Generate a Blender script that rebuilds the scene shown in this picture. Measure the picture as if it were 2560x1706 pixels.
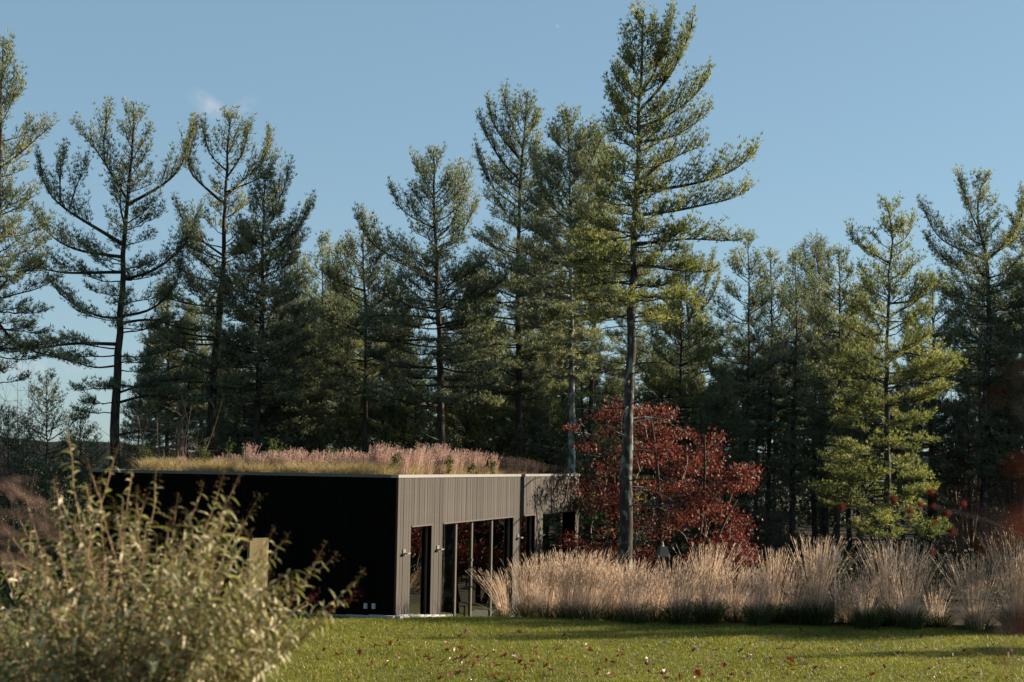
import bpy, math, random
import numpy as np
from mathutils import Vector, Matrix, Euler

# ------------------------------------------------------------------ camera, sky, sun, exposure
for o in list(bpy.data.objects):
    bpy.data.objects.remove(o)
SC = bpy.context.scene
COL = SC.collection
FPX = 3556.0                       # focal length in photo pixels (50 mm on 36 mm, 2560 px wide)
EYE = 3.75
PITCH = math.radians(4.95)
ROLL = 0.0155
cam_d = bpy.data.cameras.new('camera')
cam = bpy.data.objects.new('camera', cam_d)
COL.objects.link(cam)
CAM_M = Matrix.Translation((0, 0, EYE)) @ Matrix.Rotation(math.pi / 2 + PITCH, 4, 'X') @ Matrix.Rotation(ROLL, 4, 'Z')
cam.matrix_world = CAM_M
cam_d.lens = 50
cam_d.sensor_width = 36
cam_d.clip_start = 0.1
cam_d.clip_end = 9000
cam_d.dof.use_dof = True
cam_d.dof.focus_distance = 40
cam_d.dof.aperture_fstop = 2.7
SC.camera = cam

SUN_AZ = math.radians(73)          # from straight ahead (+Y) towards the right (+X)
SUN_EL = math.radians(18.5)
sun_d = bpy.data.lights.new('sun', 'SUN')
sun_d.energy = 5.0
sun_d.angle = math.radians(0.55)
sun_d.color = (1.0, 0.85, 0.65)
sun = bpy.data.objects.new('sun', sun_d)
COL.objects.link(sun)
SUN_DIR = Vector((math.sin(SUN_AZ) * math.cos(SUN_EL), math.cos(SUN_AZ) * math.cos(SUN_EL), math.sin(SUN_EL)))
sun.rotation_euler = SUN_DIR.to_track_quat('Z', 'Y').to_euler()
sun.location = (40, 20, 40)

world = bpy.data.worlds.new('World')
SC.world = world
world.use_nodes = True
wn = world.node_tree
wn.nodes.clear()
w_out = wn.nodes.new('ShaderNodeOutputWorld')
w_bg = wn.nodes.new('ShaderNodeBackground')
w_sky = wn.nodes.new('ShaderNodeTexSky')
w_sky.sky_type = 'NISHITA'
w_sky.sun_disc = False
w_sky.sun_elevation = SUN_EL
w_sky.sun_rotation = SUN_AZ
w_sky.air_density = 1.0
w_sky.dust_density = 0.15
w_sky.ozone_density = 1.0
w_hsv = wn.nodes.new('ShaderNodeHueSaturation')
w_hsv.inputs['Saturation'].default_value = 0.95
w_hsv.inputs['Hue'].default_value = 0.49
w_hsv.inputs['Value'].default_value = 1.0
w_bg.inputs['Strength'].default_value = 0.0615
wn.links.new(w_sky.outputs[0], w_hsv.inputs['Color'])
w_gam = wn.nodes.new('ShaderNodeGamma')            # the photograph's sky runs very evenly from zenith to treetops
w_gam.inputs['Gamma'].default_value = 0.46
wn.links.new(w_hsv.outputs[0], w_gam.inputs['Color'])
w_tint = wn.nodes.new('ShaderNodeMix')
w_tint.data_type = 'RGBA'
w_tint.blend_type = 'MULTIPLY'
w_tint.inputs[0].default_value = 1.0
w_tint.inputs[7].default_value = (1.007, 1.357, 1.636, 1)
wn.links.new(w_gam.outputs[0], w_tint.inputs[6])
# thin fair-weather cloud wisps, part of the sky itself
w_tc = wn.nodes.new('ShaderNodeTexCoord')


def cloud(prev, dirv, ax_u, su, sv, amt, seed, col):
    """wisp of cloud round the direction dirv, long axis ax_u, angular half sizes su, sv"""
    d = Vector(dirv).normalized()
    u = (Vector(ax_u) - d * Vector(ax_u).dot(d)).normalized()
    v = d.cross(u)
    def dot(vec, src):
        n = wn.nodes.new('ShaderNodeVectorMath'); n.operation = 'DOT_PRODUCT'
        n.inputs[1].default_value = vec
        wn.links.new(src, n.inputs[0]); return n.outputs['Value']
    def mth(op, a, b):
        n = wn.nodes.new('ShaderNodeMath'); n.operation = op
        for i, x in enumerate((a, b)):
            if x is None: continue
            if isinstance(x, (int, float)): n.inputs[i].default_value = x
            else: wn.links.new(x, n.inputs[i])
        return n.outputs[0]
    du = mth('DIVIDE', dot(u, w_tc.outputs['Generated']), su)
    dv = mth('DIVIDE', dot(v, w_tc.outputs['Generated']), sv)
    r2 = mth('ADD', mth('MULTIPLY', du, du), mth('MULTIPLY', dv, dv))
    fall = mth('SUBTRACT', 1.0, r2)
    fall = mth('MAXIMUM', fall, 0.0)
    fall = mth('MULTIPLY', fall, fall)
    front = mth('GREATER_THAN', dot(d, w_tc.outputs['Generated']), 0.5)
    ns = wn.nodes.new('ShaderNodeTexNoise'); ns.noise_dimensions = '4D'
    ns.inputs['W'].default_value = seed
    ns.inputs['Scale'].default_value = 95
    ns.inputs['Detail'].default_value = 6
    wn.links.new(w_tc.outputs['Generated'], ns.inputs['Vector'])
    nr = wn.nodes.new('ShaderNodeMapRange')
    nr.inputs['From Min'].default_value = 0.38; nr.inputs['From Max'].default_value = 0.70
    wn.links.new(ns.outputs[0], nr.inputs['Value'])
    f = mth('MULTIPLY', mth('MULTIPLY', fall, nr.outputs[0]), mth('MULTIPLY', front, amt))
    mx = wn.nodes.new('ShaderNodeMix'); mx.data_type = 'RGBA'
    wn.links.new(f, mx.inputs[0]); wn.links.new(prev, mx.inputs[6]); mx.inputs[7].default_value = col
    return mx.outputs[2]


def raydir(px, py):
    v = CAM_M.to_3x3() @ Vector(((px - 1280) / FPX, -(py - 853) / FPX, -1))
    return v


def at(px, py, D):
    """world point that stands D metres ahead (along +Y) in the direction of a photo pixel; used to read sizes off the photograph"""
    v = raydir(px, py)
    v = v * (D / v.y)
    return Vector((v.x, v.y, v.z + EYE))


sky_c = w_tint.outputs[2]
ux = raydir(560, 300) - raydir(480, 240)
sky_c = cloud(sky_c, raydir(528, 268), ux, 0.024, 0.009, 0.55, 1.3, (3.6, 3.75, 3.95, 1))
sky_c = cloud(sky_c, raydir(612, 265), raydir(640, 250) - raydir(590, 280), 0.013, 0.007, 0.35, 4.1, (3.6, 3.75, 3.95, 1))
sky_c = cloud(sky_c, raydir(30, 915), raydir(300, 925) - raydir(-200, 905), 0.070, 0.008, 0.6, 7.7, (4.0, 3.8, 3.9, 1))
sky_c = cloud(sky_c, raydir(1395, 66), raydir(1405, 70) - raydir(1385, 60), 0.003, 0.0015, 0.5, 2.7, (3.6, 3.75, 3.95, 1))
wn.links.new(sky_c, w_bg.inputs['Color'])
wn.links.new(w_bg.outputs[0], w_out.inputs['Surface'])

SC.view_settings.view_transform = 'Standard'
SC.view_settings.look = 'None'
SC.view_settings.gamma = 1.0
SC.view_settings.use_curve_mapping = False
SC.view_settings.exposure = 1.62
SC.render.engine = 'CYCLES'
SC.cycles.max_bounces = 8
SC.cycles.diffuse_bounces = 3
SC.cycles.transparent_max_bounces = 12
SC.cycles.use_denoising = True


# ------------------------------------------------------------------ materials
def new_mat(name):
    m = bpy.data.materials.new(name)
    m.use_nodes = True
    nt = m.node_tree
    nt.nodes.clear()
    out = nt.nodes.new('ShaderNodeOutputMaterial')
    return m, nt, out


def N(nt, t, **kw):
    n = nt.nodes.new(t)
    for k, v in kw.items():
        setattr(n, k, v)
    return n


def noise(nt, scale, detail=3.0, coord='Object', stretch=None):
    tc = N(nt, 'ShaderNodeTexCoord')
    src = tc.outputs[coord]
    if stretch:
        mp = N(nt, 'ShaderNodeMapping')
        mp.inputs['Scale'].default_value = stretch
        nt.links.new(src, mp.inputs['Vector'])
        src = mp.outputs[0]
    n = N(nt, 'ShaderNodeTexNoise')
    n.inputs['Scale'].default_value = scale
    n.inputs['Detail'].default_value = detail
    nt.links.new(src, n.inputs['Vector'])
    return n.outputs[0]


def ramp(nt, fac, stops):
    r = N(nt, 'ShaderNodeValToRGB')
    cr = r.color_ramp
    while len(cr.elements) < len(stops):
        cr.elements.new(0.5)
    for e, (p, c) in zip(cr.elements, stops):
        e.position = p
        e.color = (c[0], c[1], c[2], 1)
    nt.links.new(fac, r.inputs[0])
    return r.outputs[0]


def mixc(nt, fac, a, b, blend='MIX'):
    m = N(nt, 'ShaderNodeMix', data_type='RGBA', blend_type=blend)
    for sock, x in ((0, fac), (6, a), (7, b)):
        if isinstance(x, (int, float)):
            m.inputs[sock].default_value = x
        elif isinstance(x, tuple):
            m.inputs[sock].default_value = (x[0], x[1], x[2], 1)
        else:
            nt.links.new(x, m.inputs[sock])
    return m.outputs[2]


def mathn(nt, op, a, b=None):
    m = N(nt, 'ShaderNodeMath', operation=op)
    for i, x in enumerate((a, b)):
        if x is None:
            continue
        if isinstance(x, (int, float)):
            m.inputs[i].default_value = x
        else:
            nt.links.new(x, m.inputs[i])
    return m.outputs[0]


def leaf_mat(name, c_lo, c_mid, c_hi, scale=0.7, transl=0.35, rough=0.6, spec=0.25, trans_tint=(1.1, 1.1, 0.6), island=0.5, k=0.74):
    """foliage: colour differs from clump to clump (noise) and from leaf to leaf (random per island)"""
    m, nt, out = new_mat(name)
    c_lo, c_mid, c_hi = [tuple(v * k for v in c) for c in (c_lo, c_mid, c_hi)]
    f1 = noise(nt, scale, 3)
    geo = N(nt, 'ShaderNodeNewGeometry')
    f = mathn(nt, 'ADD', mathn(nt, 'MULTIPLY', f1, 1.0 - island * 0.5), mathn(nt, 'MULTIPLY', mathn(nt, 'SUBTRACT', geo.outputs['Random Per Island'], 0.25), island))
    c = ramp(nt, f, [(0.3, c_lo), (0.55, c_mid), (0.85, c_hi)])
    p = N(nt, 'ShaderNodeBsdfPrincipled')
    p.inputs['Roughness'].default_value = rough
    p.inputs['Specular IOR Level'].default_value = spec
    nt.links.new(c, p.inputs['Base Color'])
    t = N(nt, 'ShaderNodeBsdfTranslucent')
    nt.links.new(mixc(nt, 1.0, c, trans_tint, 'MULTIPLY'), t.inputs['Color'])
    mx = N(nt, 'ShaderNodeMixShader')
    mx.inputs[0].default_value = transl
    nt.links.new(p.outputs[0], mx.inputs[1])
    nt.links.new(t.outputs[0], mx.inputs[2])
    nt.links.new(mx.outputs[0], out.inputs['Surface'])
    return m


def plain(name, col, rough=0.7, metal=0.0, var=0.15, scale=6.0, spec=0.4, bump=0.0, stretch=None, objvar=0.0, k=0.74):
    m, nt, out = new_mat(name)
    col = tuple(v * k for v in col)
    f = noise(nt, scale, 5, stretch=stretch)
    c = ramp(nt, f, [(0.25, tuple(x * (1 - var) for x in col)), (0.75, tuple(min(1, x * (1 + var)) for x in col))])
    if objvar:
        oi = N(nt, 'ShaderNodeObjectInfo')
        k = mathn(nt, 'ADD', 1.0 - objvar, mathn(nt, 'MULTIPLY', oi.outputs['Random'], 2 * objvar))
        h = N(nt, 'ShaderNodeHueSaturation')
        nt.links.new(k, h.inputs['Value'])
        nt.links.new(c, h.inputs['Color'])
        c = h.outputs[0]
    p = N(nt, 'ShaderNodeBsdfPrincipled')
    p.inputs['Roughness'].default_value = rough
    p.inputs['Metallic'].default_value = metal
    p.inputs['Specular IOR Level'].default_value = spec
    nt.links.new(c, p.inputs['Base Color'])
    if bump:
        b = N(nt, 'ShaderNodeBump')
        b.inputs['Strength'].default_value = bump
        b.inputs['Distance'].default_value = 0.02
        nt.links.new(f, b.inputs['Height'])
        nt.links.new(b.outputs[0], p.inputs['Normal'])
    nt.links.new(p.outputs[0], out.inputs['Surface'])
    return m


def bark_mat(name, dark, light, lichen=None, amt=0.5, k=0.85):
    dark, light = tuple(v * k for v in dark), tuple(v * k for v in light)
    m, nt, out = new_mat(name)
    f = noise(nt, 5.0, 6, stretch=(2.2, 2.2, 0.5))
    c = ramp(nt, f, [(0.35, dark), (0.7, light)])
    if lichen:
        f2 = noise(nt, 4.5, 4, stretch=(1, 1, 0.7))
        k = N(nt, 'ShaderNodeMapRange')
        k.inputs['From Min'].default_value = 0.56 - 0.08 * amt
        k.inputs['From Max'].default_value = 0.62
        nt.links.new(f2, k.inputs['Value'])
        c = mixc(nt, k.outputs[0], c, lichen)
    p = N(nt, 'ShaderNodeBsdfPrincipled')
    p.inputs['Roughness'].default_value = 0.9
    p.inputs['Specular IOR Level'].default_value = 0.15
    b = N(nt, 'ShaderNodeBump')
    b.inputs['Strength'].default_value = 0.6
    b.inputs['Distance'].default_value = 0.03
    nt.links.new(f, b.inputs['Height'])
    nt.links.new(b.outputs[0], p.inputs['Normal'])
    nt.links.new(c, p.inputs['Base Color'])
    nt.links.new(p.outputs[0], out.inputs['Surface'])
    return m


M = {}
M['needles'] = leaf_mat('pine_needles', (0.038, 0.066, 0.048), (0.155, 0.180, 0.118), (0.42, 0.40, 0.275), 0.55, 0.45, 0.55, 0.3, k=1.0)
M['needles_blue'] = leaf_mat('pine_needles_bluish', (0.036, 0.068, 0.054), (0.145, 0.178, 0.128), (0.40, 0.39, 0.285), 0.55, 0.44, 0.55, 0.3, k=1.0)
M['needles_olive'] = leaf_mat('pine_needles_olive', (0.054, 0.080, 0.030), (0.180, 0.200, 0.078), (0.38, 0.365, 0.17), 0.6, 0.46, 0.55, 0.3, k=1.0)
M['bark'] = bark_mat('pine_bark', (0.020, 0.016, 0.013), (0.085, 0.068, 0.056))
M['bark_lichen'] = bark_mat('pine_bark_with_lichen', (0.022, 0.019, 0.017), (0.068, 0.058, 0.050), (0.13, 0.155, 0.135), 0.55)
M['bark_pale'] = bark_mat('pale_lichen_bark', (0.045, 0.045, 0.040), (0.13, 0.125, 0.11), (0.22, 0.27, 0.25), 1.4)
M['twig'] = plain('bare_twig', (0.10, 0.07, 0.055), 0.85, var=0.4, scale=3)
M['twig_tan'] = plain('tan_twig', (0.26, 0.17, 0.11), 0.85, var=0.4, scale=3)
M['oak_leaf'] = leaf_mat('red_oak_leaf', (0.075, 0.026, 0.019), (0.165, 0.058, 0.042), (0.27, 0.125, 0.085), 0.8, 0.28, 0.55, 0.18, (1.2, 0.6, 0.5), 0.7, k=0.85)
M['reed'] = leaf_mat('reed_stem', (0.30, 0.243, 0.205), (0.48, 0.40, 0.345), (0.69, 0.605, 0.54), 1.2, 0.48, 0.7, 0.2, (1.1, 0.95, 0.75), 0.7, k=1.08)
M['reed_green'] = leaf_mat('reed_base_leaf', (0.022, 0.038, 0.012), (0.055, 0.078, 0.020), (0.17, 0.185, 0.06), 1.5, 0.25, 0.5, 0.35)
M['roof_tan'] = leaf_mat('tan_roof_grass', (0.26, 0.21, 0.095), (0.50, 0.40, 0.22), (0.70, 0.57, 0.36), 1.3, 0.35, 0.7, 0.2, (1.1, 1.0, 0.7), 0.6, k=0.85)
M['roof_pink'] = leaf_mat('pink_bluestem', (0.38, 0.265, 0.225), (0.54, 0.405, 0.35), (0.68, 0.56, 0.495), 1.2, 0.35, 0.7, 0.2, (1.1, 0.85, 0.75), 0.6, k=0.85)
M['roof_shade_tone'] = leaf_mat('roof_stems_painted_shade', (0.075, 0.050, 0.045), (0.13, 0.090, 0.082), (0.20, 0.15, 0.14), 1.2, 0.2, 0.8, 0.1)  # roof grass darkened in its colour to stand for tree shade
M['weed'] = leaf_mat('green_weed_leaf', (0.05, 0.075, 0.018), (0.10, 0.13, 0.03), (0.18, 0.20, 0.06), 3, 0.35)
M['bush_leaf'] = leaf_mat('butterfly_bush_leaf', (0.115, 0.115, 0.034), (0.29, 0.27, 0.13), (0.60, 0.54, 0.37), 5, 0.28, 0.65, 0.25, (1.0, 1.1, 0.45), 0.9, k=0.82)
M['bush_stem'] = plain('bush_stem', (0.33, 0.19, 0.115), 0.75, var=0.3)
M['seed_head'] = plain('dry_flower_spike', (0.115, 0.078, 0.034), 0.95, var=0.5, scale=40, spec=0.1)
M['seed_red'] = plain('dark_red_flower_spike', (0.10, 0.022, 0.022), 0.95, var=0.4, scale=40, spec=0.1)
M['plume'] = leaf_mat('dry_plume', (0.15, 0.09, 0.07), (0.30, 0.19, 0.15), (0.50, 0.36, 0.29), 6, 0.35, 0.8, 0.1, (1.1, 0.9, 0.8), 0.6)
M['red_leaf'] = leaf_mat('small_red_leaf', (0.13, 0.012, 0.008), (0.22, 0.022, 0.012), (0.28, 0.06, 0.018), 6, 0.35, 0.7, 0.05, (1.2, 0.7, 0.5), 0.6)
M['rust_leaf'] = leaf_mat('rust_leaf', (0.045, 0.014, 0.008), (0.08, 0.025, 0.013), (0.13, 0.055, 0.022), 4, 0.25, 0.6, 0.3, (1.2, 0.8, 0.5), 0.7)
M['rust_dry'] = leaf_mat('dry_rust_shrub', (0.07, 0.032, 0.02), (0.15, 0.075, 0.045), (0.24, 0.14, 0.08), 3, 0.25)
M['fallen_red'] = leaf_mat('fallen_red_leaf', (0.11, 0.014, 0.009), (0.19, 0.026, 0.015), (0.26, 0.055, 0.025), 3, 0.2, 0.45, 0.45, (1.2, 0.6, 0.5), 0.2)
M['fallen_pale'] = leaf_mat('fallen_pale_leaf', (0.36, 0.26, 0.20), (0.46, 0.37, 0.31), (0.55, 0.48, 0.42), 3, 0.15, 0.5, 0.4, (1.1, 0.9, 0.8), 0.2)
M['lawn_blade'] = leaf_mat('lawn_blade', (0.120, 0.136, 0.014), (0.215, 0.222, 0.026), (0.37, 0.335, 0.085), 0.45, 0.40, 0.5, 0.35, (1.1, 1.15, 0.4), 0.55, k=0.80)
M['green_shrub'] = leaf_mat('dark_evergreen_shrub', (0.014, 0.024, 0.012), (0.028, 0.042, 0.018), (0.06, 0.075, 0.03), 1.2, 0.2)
M['concrete'] = plain('pale_concrete', (0.42, 0.42, 0.41), 0.85, var=0.18, scale=4, bump=0.15)
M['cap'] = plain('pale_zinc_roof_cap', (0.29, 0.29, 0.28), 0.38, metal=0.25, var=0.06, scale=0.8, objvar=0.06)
M['cap_shade_tone'] = plain('zinc_roof_cap_shade_tone', (0.10, 0.098, 0.095), 0.4, metal=0.3, var=0.06, scale=0.8, objvar=0.05)  # same zinc as the sunlit edge, shade put into its colour
M['black_metal'] = plain('black_metal', (0.012, 0.011, 0.010), 0.4, var=0.1)
M['frame_metal'] = plain('bronze_window_frame', (0.10, 0.09, 0.08), 0.45, metal=0.3, var=0.1)
M['steel'] = plain('brushed_steel', (0.55, 0.54, 0.52), 0.3, metal=0.8, var=0.05)
M['white_plastic'] = plain('grey_plastic', (0.42, 0.46, 0.48), 0.5, var=0.05)
M['room'] = plain('dim_room_plaster', (0.055, 0.052, 0.045), 0.9, var=0.1, scale=1.5)
M['room_floor'] = plain('room_floor', (0.03, 0.026, 0.022), 0.6, var=0.2, scale=2)
M['sage'] = plain('sage_green_panel', (0.36, 0.39, 0.21), 0.8, var=0.06, scale=2)
M['table_top'] = plain('pale_table_top', (0.30, 0.26, 0.19), 0.5, var=0.1)
M['boulder'] = plain('rust_brown_rock', (0.16, 0.075, 0.045), 0.9, var=0.5, scale=5, bump=0.8)
M['soil'] = plain('dark_soil', (0.028, 0.021, 0.015), 1.0, var=0.4, scale=3, spec=0.0)
M['roof_soil'] = plain('roof_growing_layer', (0.10, 0.08, 0.045), 0.95, var=0.4, scale=3)
M['tan_panel'] = plain('weathered_tan_panel', (0.205, 0.165, 0.09), 0.9, spec=0.1, var=0.30, scale=5, stretch=(1, 1, 0.3))
M['hood'] = plain('weathered_grey_hood', (0.032, 0.030, 0.029), 0.8, var=0.25, scale=8)


def board_mat(name, lo, hi, streak, spec=0.2, k=0.54):
    lo, hi, streak = [tuple(v * k for v in c) for c in (lo, hi, streak)]
    m, nt, out = new_mat(name)
    f = noise(nt, 3.0, 6, stretch=(9, 9, 0.35))
    c = ramp(nt, f, [(0.3, lo), (0.62, hi), (0.9, streak)])
    f3 = noise(nt, 2.2, 5, stretch=(3, 3, 0.8))
    c = mixc(nt, mathn(nt, 'MULTIPLY', f3, 0.75), c, lo)
    sp = noise(nt, 9.0, 2, stretch=(4, 4, 0.5))
    spm = N(nt, 'ShaderNodeMapRange')
    spm.inputs['From Min'].default_value = 0.70
    spm.inputs['From Max'].default_value = 0.76
    nt.links.new(sp, spm.inputs['Value'])
    c = mixc(nt, mathn(nt, 'MULTIPLY', spm.outputs[0], 0.9), c, streak)
    oi = N(nt, 'ShaderNodeObjectInfo')
    h = N(nt, 'ShaderNodeHueSaturation')
    nt.links.new(mathn(nt, 'ADD', 0.66, mathn(nt, 'MULTIPLY', oi.outputs['Random'], 0.46)), h.inputs['Value'])
    nt.links.new(c, h.inputs['Color'])
    p = N(nt, 'ShaderNodeBsdfPrincipled')
    p.inputs['Roughness'].default_value = 0.75
    p.inputs['Specular IOR Level'].default_value = spec
    nt.links.new(h.outputs[0], p.inputs['Base Color'])
    b = N(nt, 'ShaderNodeBump')
    b.inputs['Strength'].default_value = 0.5
    b.inputs['Distance'].default_value = 0.01
    nt.links.new(f, b.inputs['Height'])
    nt.links.new(b.outputs[0], p.inputs['Normal'])
    nt.links.new(p.outputs[0], out.inputs['Surface'])
    return m


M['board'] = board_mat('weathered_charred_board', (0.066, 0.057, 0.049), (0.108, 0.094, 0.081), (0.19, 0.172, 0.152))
M['board_black'] = board_mat('charred_board_shade_tone', (0.0035, 0.003, 0.003), (0.006, 0.005, 0.0045), (0.009, 0.008, 0.007), 0.03)  # same charred cladding, blackened in colour to stand for the unlit walls' shade

# window glass: thin pane, clear with Fresnel reflection
m, nt, out = new_mat('window_glass')
fr = N(nt, 'ShaderNodeFresnel')
fr.inputs['IOR'].default_value = 2.3
tr = N(nt, 'ShaderNodeBsdfTransparent')
tr.inputs['Color'].default_value = (0.62, 0.68, 0.58, 1)
gl = N(nt, 'ShaderNodeBsdfGlossy')
gl.inputs['Roughness'].default_value = 0.0
gl.inputs['Color'].default_value = (0.9, 0.95, 0.85, 1)
mx = N(nt, 'ShaderNodeMixShader')
nt.links.new(fr.outputs[0], mx.inputs[0])
nt.links.new(tr.outputs[0], mx.inputs[1])
nt.links.new(gl.outputs[0], mx.inputs[2])
nt.links.new(mx.outputs[0], out.inputs['Surface'])
M['glass'] = m

# ground: lawn turning into needle litter under the trees, dark soil under the reeds
m, nt, out = new_mat('lawn_and_litter')
tc = N(nt, 'ShaderNodeTexCoord')
sx = N(nt, 'ShaderNodeSeparateXYZ')
nt.links.new(tc.outputs['Object'], sx.inputs[0])
n1 = noise(nt, 0.35, 5)
n2 = noise(nt, 14.0, 4)
lawn_c = ramp(nt, mathn(nt, 'ADD', mathn(nt, 'MULTIPLY', n1, 0.5), mathn(nt, 'MULTIPLY', n2, 0.5)), [(0.3, (0.063, 0.068, 0.013)), (0.6, (0.104, 0.104, 0.022)), (0.8, (0.155, 0.137, 0.048))])
lit_c = ramp(nt, n2, [(0.3, (0.014, 0.011, 0.007)), (0.7, (0.040, 0.028, 0.017))])
k = N(nt, 'ShaderNodeMapRange')
k.inputs['From Min'].default_value = 53.0
k.inputs['From Max'].default_value = 56
nt.links.new(mathn(nt, 'ADD', mathn(nt, 'ADD', sx.outputs['Y'], mathn(nt, 'MULTIPLY', sx.outputs['X'], 0.8)), mathn(nt, 'MULTIPLY', n1, 4.0)), k.inputs['Value'])
p = N(nt, 'ShaderNodeBsdfPrincipled')
p.inputs['Roughness'].default_value = 0.95
p.inputs['Specular IOR Level'].default_value = 0.1
nt.links.new(mixc(nt, k.outputs[0], lawn_c, lit_c), p.inputs['Base Color'])
nt.links.new(p.outputs[0], out.inputs['Surface'])
M['ground'] = m
M['hill'] = plain('wooded_hill', (0.035, 0.036, 0.036), 1.0, var=0.4, scale=0.02, spec=0.0)


# ------------------------------------------------------------------ mesh helpers
class Acc:
    """collects vertices with triangles and quads, then builds ONE mesh"""
    def __init__(self):
        self.v, self.t, self.q, self.n = [], [], [], 0

    def add(self, v, t=None, q=None):
        v = np.asarray(v, np.float32).reshape(-1, 3)
        if t is not None and len(t):
            self.t.append(np.asarray(t, np.int32).reshape(-1, 3) + self.n)
        if q is not None and len(q):
            self.q.append(np.asarray(q, np.int32).reshape(-1, 4) + self.n)
        self.v.append(v)
        self.n += len(v)

    def mesh(self, name, mat=None, smooth=False):
        me = bpy.data.meshes.new(name)
        if not self.v:
            return me
        V = np.concatenate(self.v)
        T = np.concatenate(self.t) if self.t else np.zeros((0, 3), np.int32)
        Q = np.concatenate(self.q) if self.q else np.zeros((0, 4), np.int32)
        me.vertices.add(len(V))
        me.vertices.foreach_set('co', V.ravel())
        me.loops.add(len(T) * 3 + len(Q) * 4)
        me.loops.foreach_set('vertex_index', np.concatenate([T.ravel(), Q.ravel()]))
        me.polygons.add(len(T) + len(Q))
        me.polygons.foreach_set('loop_start', np.concatenate([np.arange(len(T)) * 3, len(T) * 3 + np.arange(len(Q)) * 4]).astype(np.int32))
        me.update(calc_edges=True)
        me.polygons.foreach_set('use_smooth', np.full(len(me.polygons), bool(smooth)))
        if mat:
            me.materials.append(M[mat])
        return me

    def box(self, x0, x1, y0, y1, z0, z1):
        v = [(x, y, z) for x in (x0, x1) for y in (y0, y1) for z in (z0, z1)]
        self.add(v, q=[(0, 1, 3, 2), (4, 6, 7, 5), (0, 4, 5, 1), (2, 3, 7, 6), (0, 2, 6, 4), (1, 5, 7, 3)])

    def tube(self, P, R, sides=5, cap=False):
        P = np.asarray(P, float)
        n = len(P)
        R = np.broadcast_to(np.asarray(R, float), (n,))
        T = np.gradient(P, axis=0)
        T /= np.linalg.norm(T, axis=1)[:, None] + 1e-9
        ref = np.array([0.0, 0, 1]) if abs(T[:, 2]).mean() < 0.8 else np.array([1.0, 0, 0])
        A = np.cross(T, ref)
        A /= np.linalg.norm(A, axis=1)[:, None] + 1e-9
        B = np.cross(T, A)
        ang = np.arange(sides) * 2 * math.pi / sides
        ring = P[:, None, :] + R[:, None, None] * (A[:, None, :] * np.cos(ang)[None, :, None] + B[:, None, :] * np.sin(ang)[None, :, None])
        i = np.arange(n - 1)[:, None] * sides
        j = np.arange(sides)[None, :]
        j2 = (j + 1) % sides
        q = np.stack([i + j, i + j2, i + sides + j2, i + sides + j], -1).reshape(-1, 4)
        self.add(ring.reshape(-1, 3), q=q)
        if cap:
            b = (n - 1) * sides
            base = self.n - n * sides
            self.t.append(np.array([[base + b, base + b + a, base + b + a + 1] for a in range(1, sides - 1)], np.int32))
            self.t.append(np.array([[base, base + a + 1, base + a] for a in range(1, sides - 1)], np.int32))

    def lathe(self, prof, sides=14, c=(0, 0, 0)):
        prof = np.asarray(prof, float)
        ang = np.arange(sides) * 2 * math.pi / sides + math.pi / sides
        v = np.stack([prof[:, None, 0] * np.cos(ang), prof[:, None, 0] * np.sin(ang), np.repeat(prof[:, 1:2], sides, 1)], -1) + np.array(c)
        n = len(prof)
        i = np.arange(n - 1)[:, None] * sides
        j = np.arange(sides)[None, :]
        j2 = (j + 1) % sides
        self.add(v.reshape(-1, 3), q=np.stack([i + j, i + j2, i + sides + j2, i + sides + j], -1).reshape(-1, 4))


def link(name, me, parent=None, mat=None):
    o = bpy.data.objects.new(name, me)
    COL.objects.link(o)
    if parent is not None:
        o.parent = parent
    return o


def tag(o, label=None, cat=None, group=None, kind=None):
    if label: o['label'] = label
    if cat: o['category'] = cat
    if group: o['group'] = group
    if kind: o['kind'] = kind
    return o


def thing(name, label, cat, loc=(0, 0, 0), rz=0.0, group=None):
    o = bpy.data.objects.new(name, None)
    COL.objects.link(o)
    o.empty_display_size = 0.3
    o.location = loc
    o.rotation_euler = (0, 0, rz)
    return tag(o, label, cat, group)


def copy_tree(o, parent=None):
    c = o.copy()
    COL.objects.link(c)
    if parent is not None:
        c.parent = parent
    for ch in [x for x in KIDS.get(o.name, [])]:
        copy_tree(ch, c)
    return c


KIDS = {}


def part(name, acc, mat, parent, smooth=False, kind=None):
    o = link(name, acc.mesh(name, mat, smooth), parent)
    if kind: o['kind'] = kind
    KIDS.setdefault(parent.name, []).append(o)
    return o


def nrm(a):
    return a / (np.linalg.norm(a, axis=-1, keepdims=True) + 1e-9)


# ------------------------------------------------------------------ terrain
def smooth01(x):
    x = np.clip(x, 0, 1)
    return x * x * (3 - 2 * x)


def ground_z(x, y):
    x = np.asarray(x, float)
    y = np.asarray(y, float)
    z = 2.1 * (1 - smooth01((y - 3) / 16.0))
    z = z - 0.107 * np.clip(y - 35.0, 0, 11.0)
    z = z + 0.025 * np.sin(x * 0.9 + 1.3) * np.cos(y * 0.7) * np.clip(1 - (y - 40) / 10, 0, 1)
    z = z - 6.0 * smooth01((y - 140) / 300.0)
    return z


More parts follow.
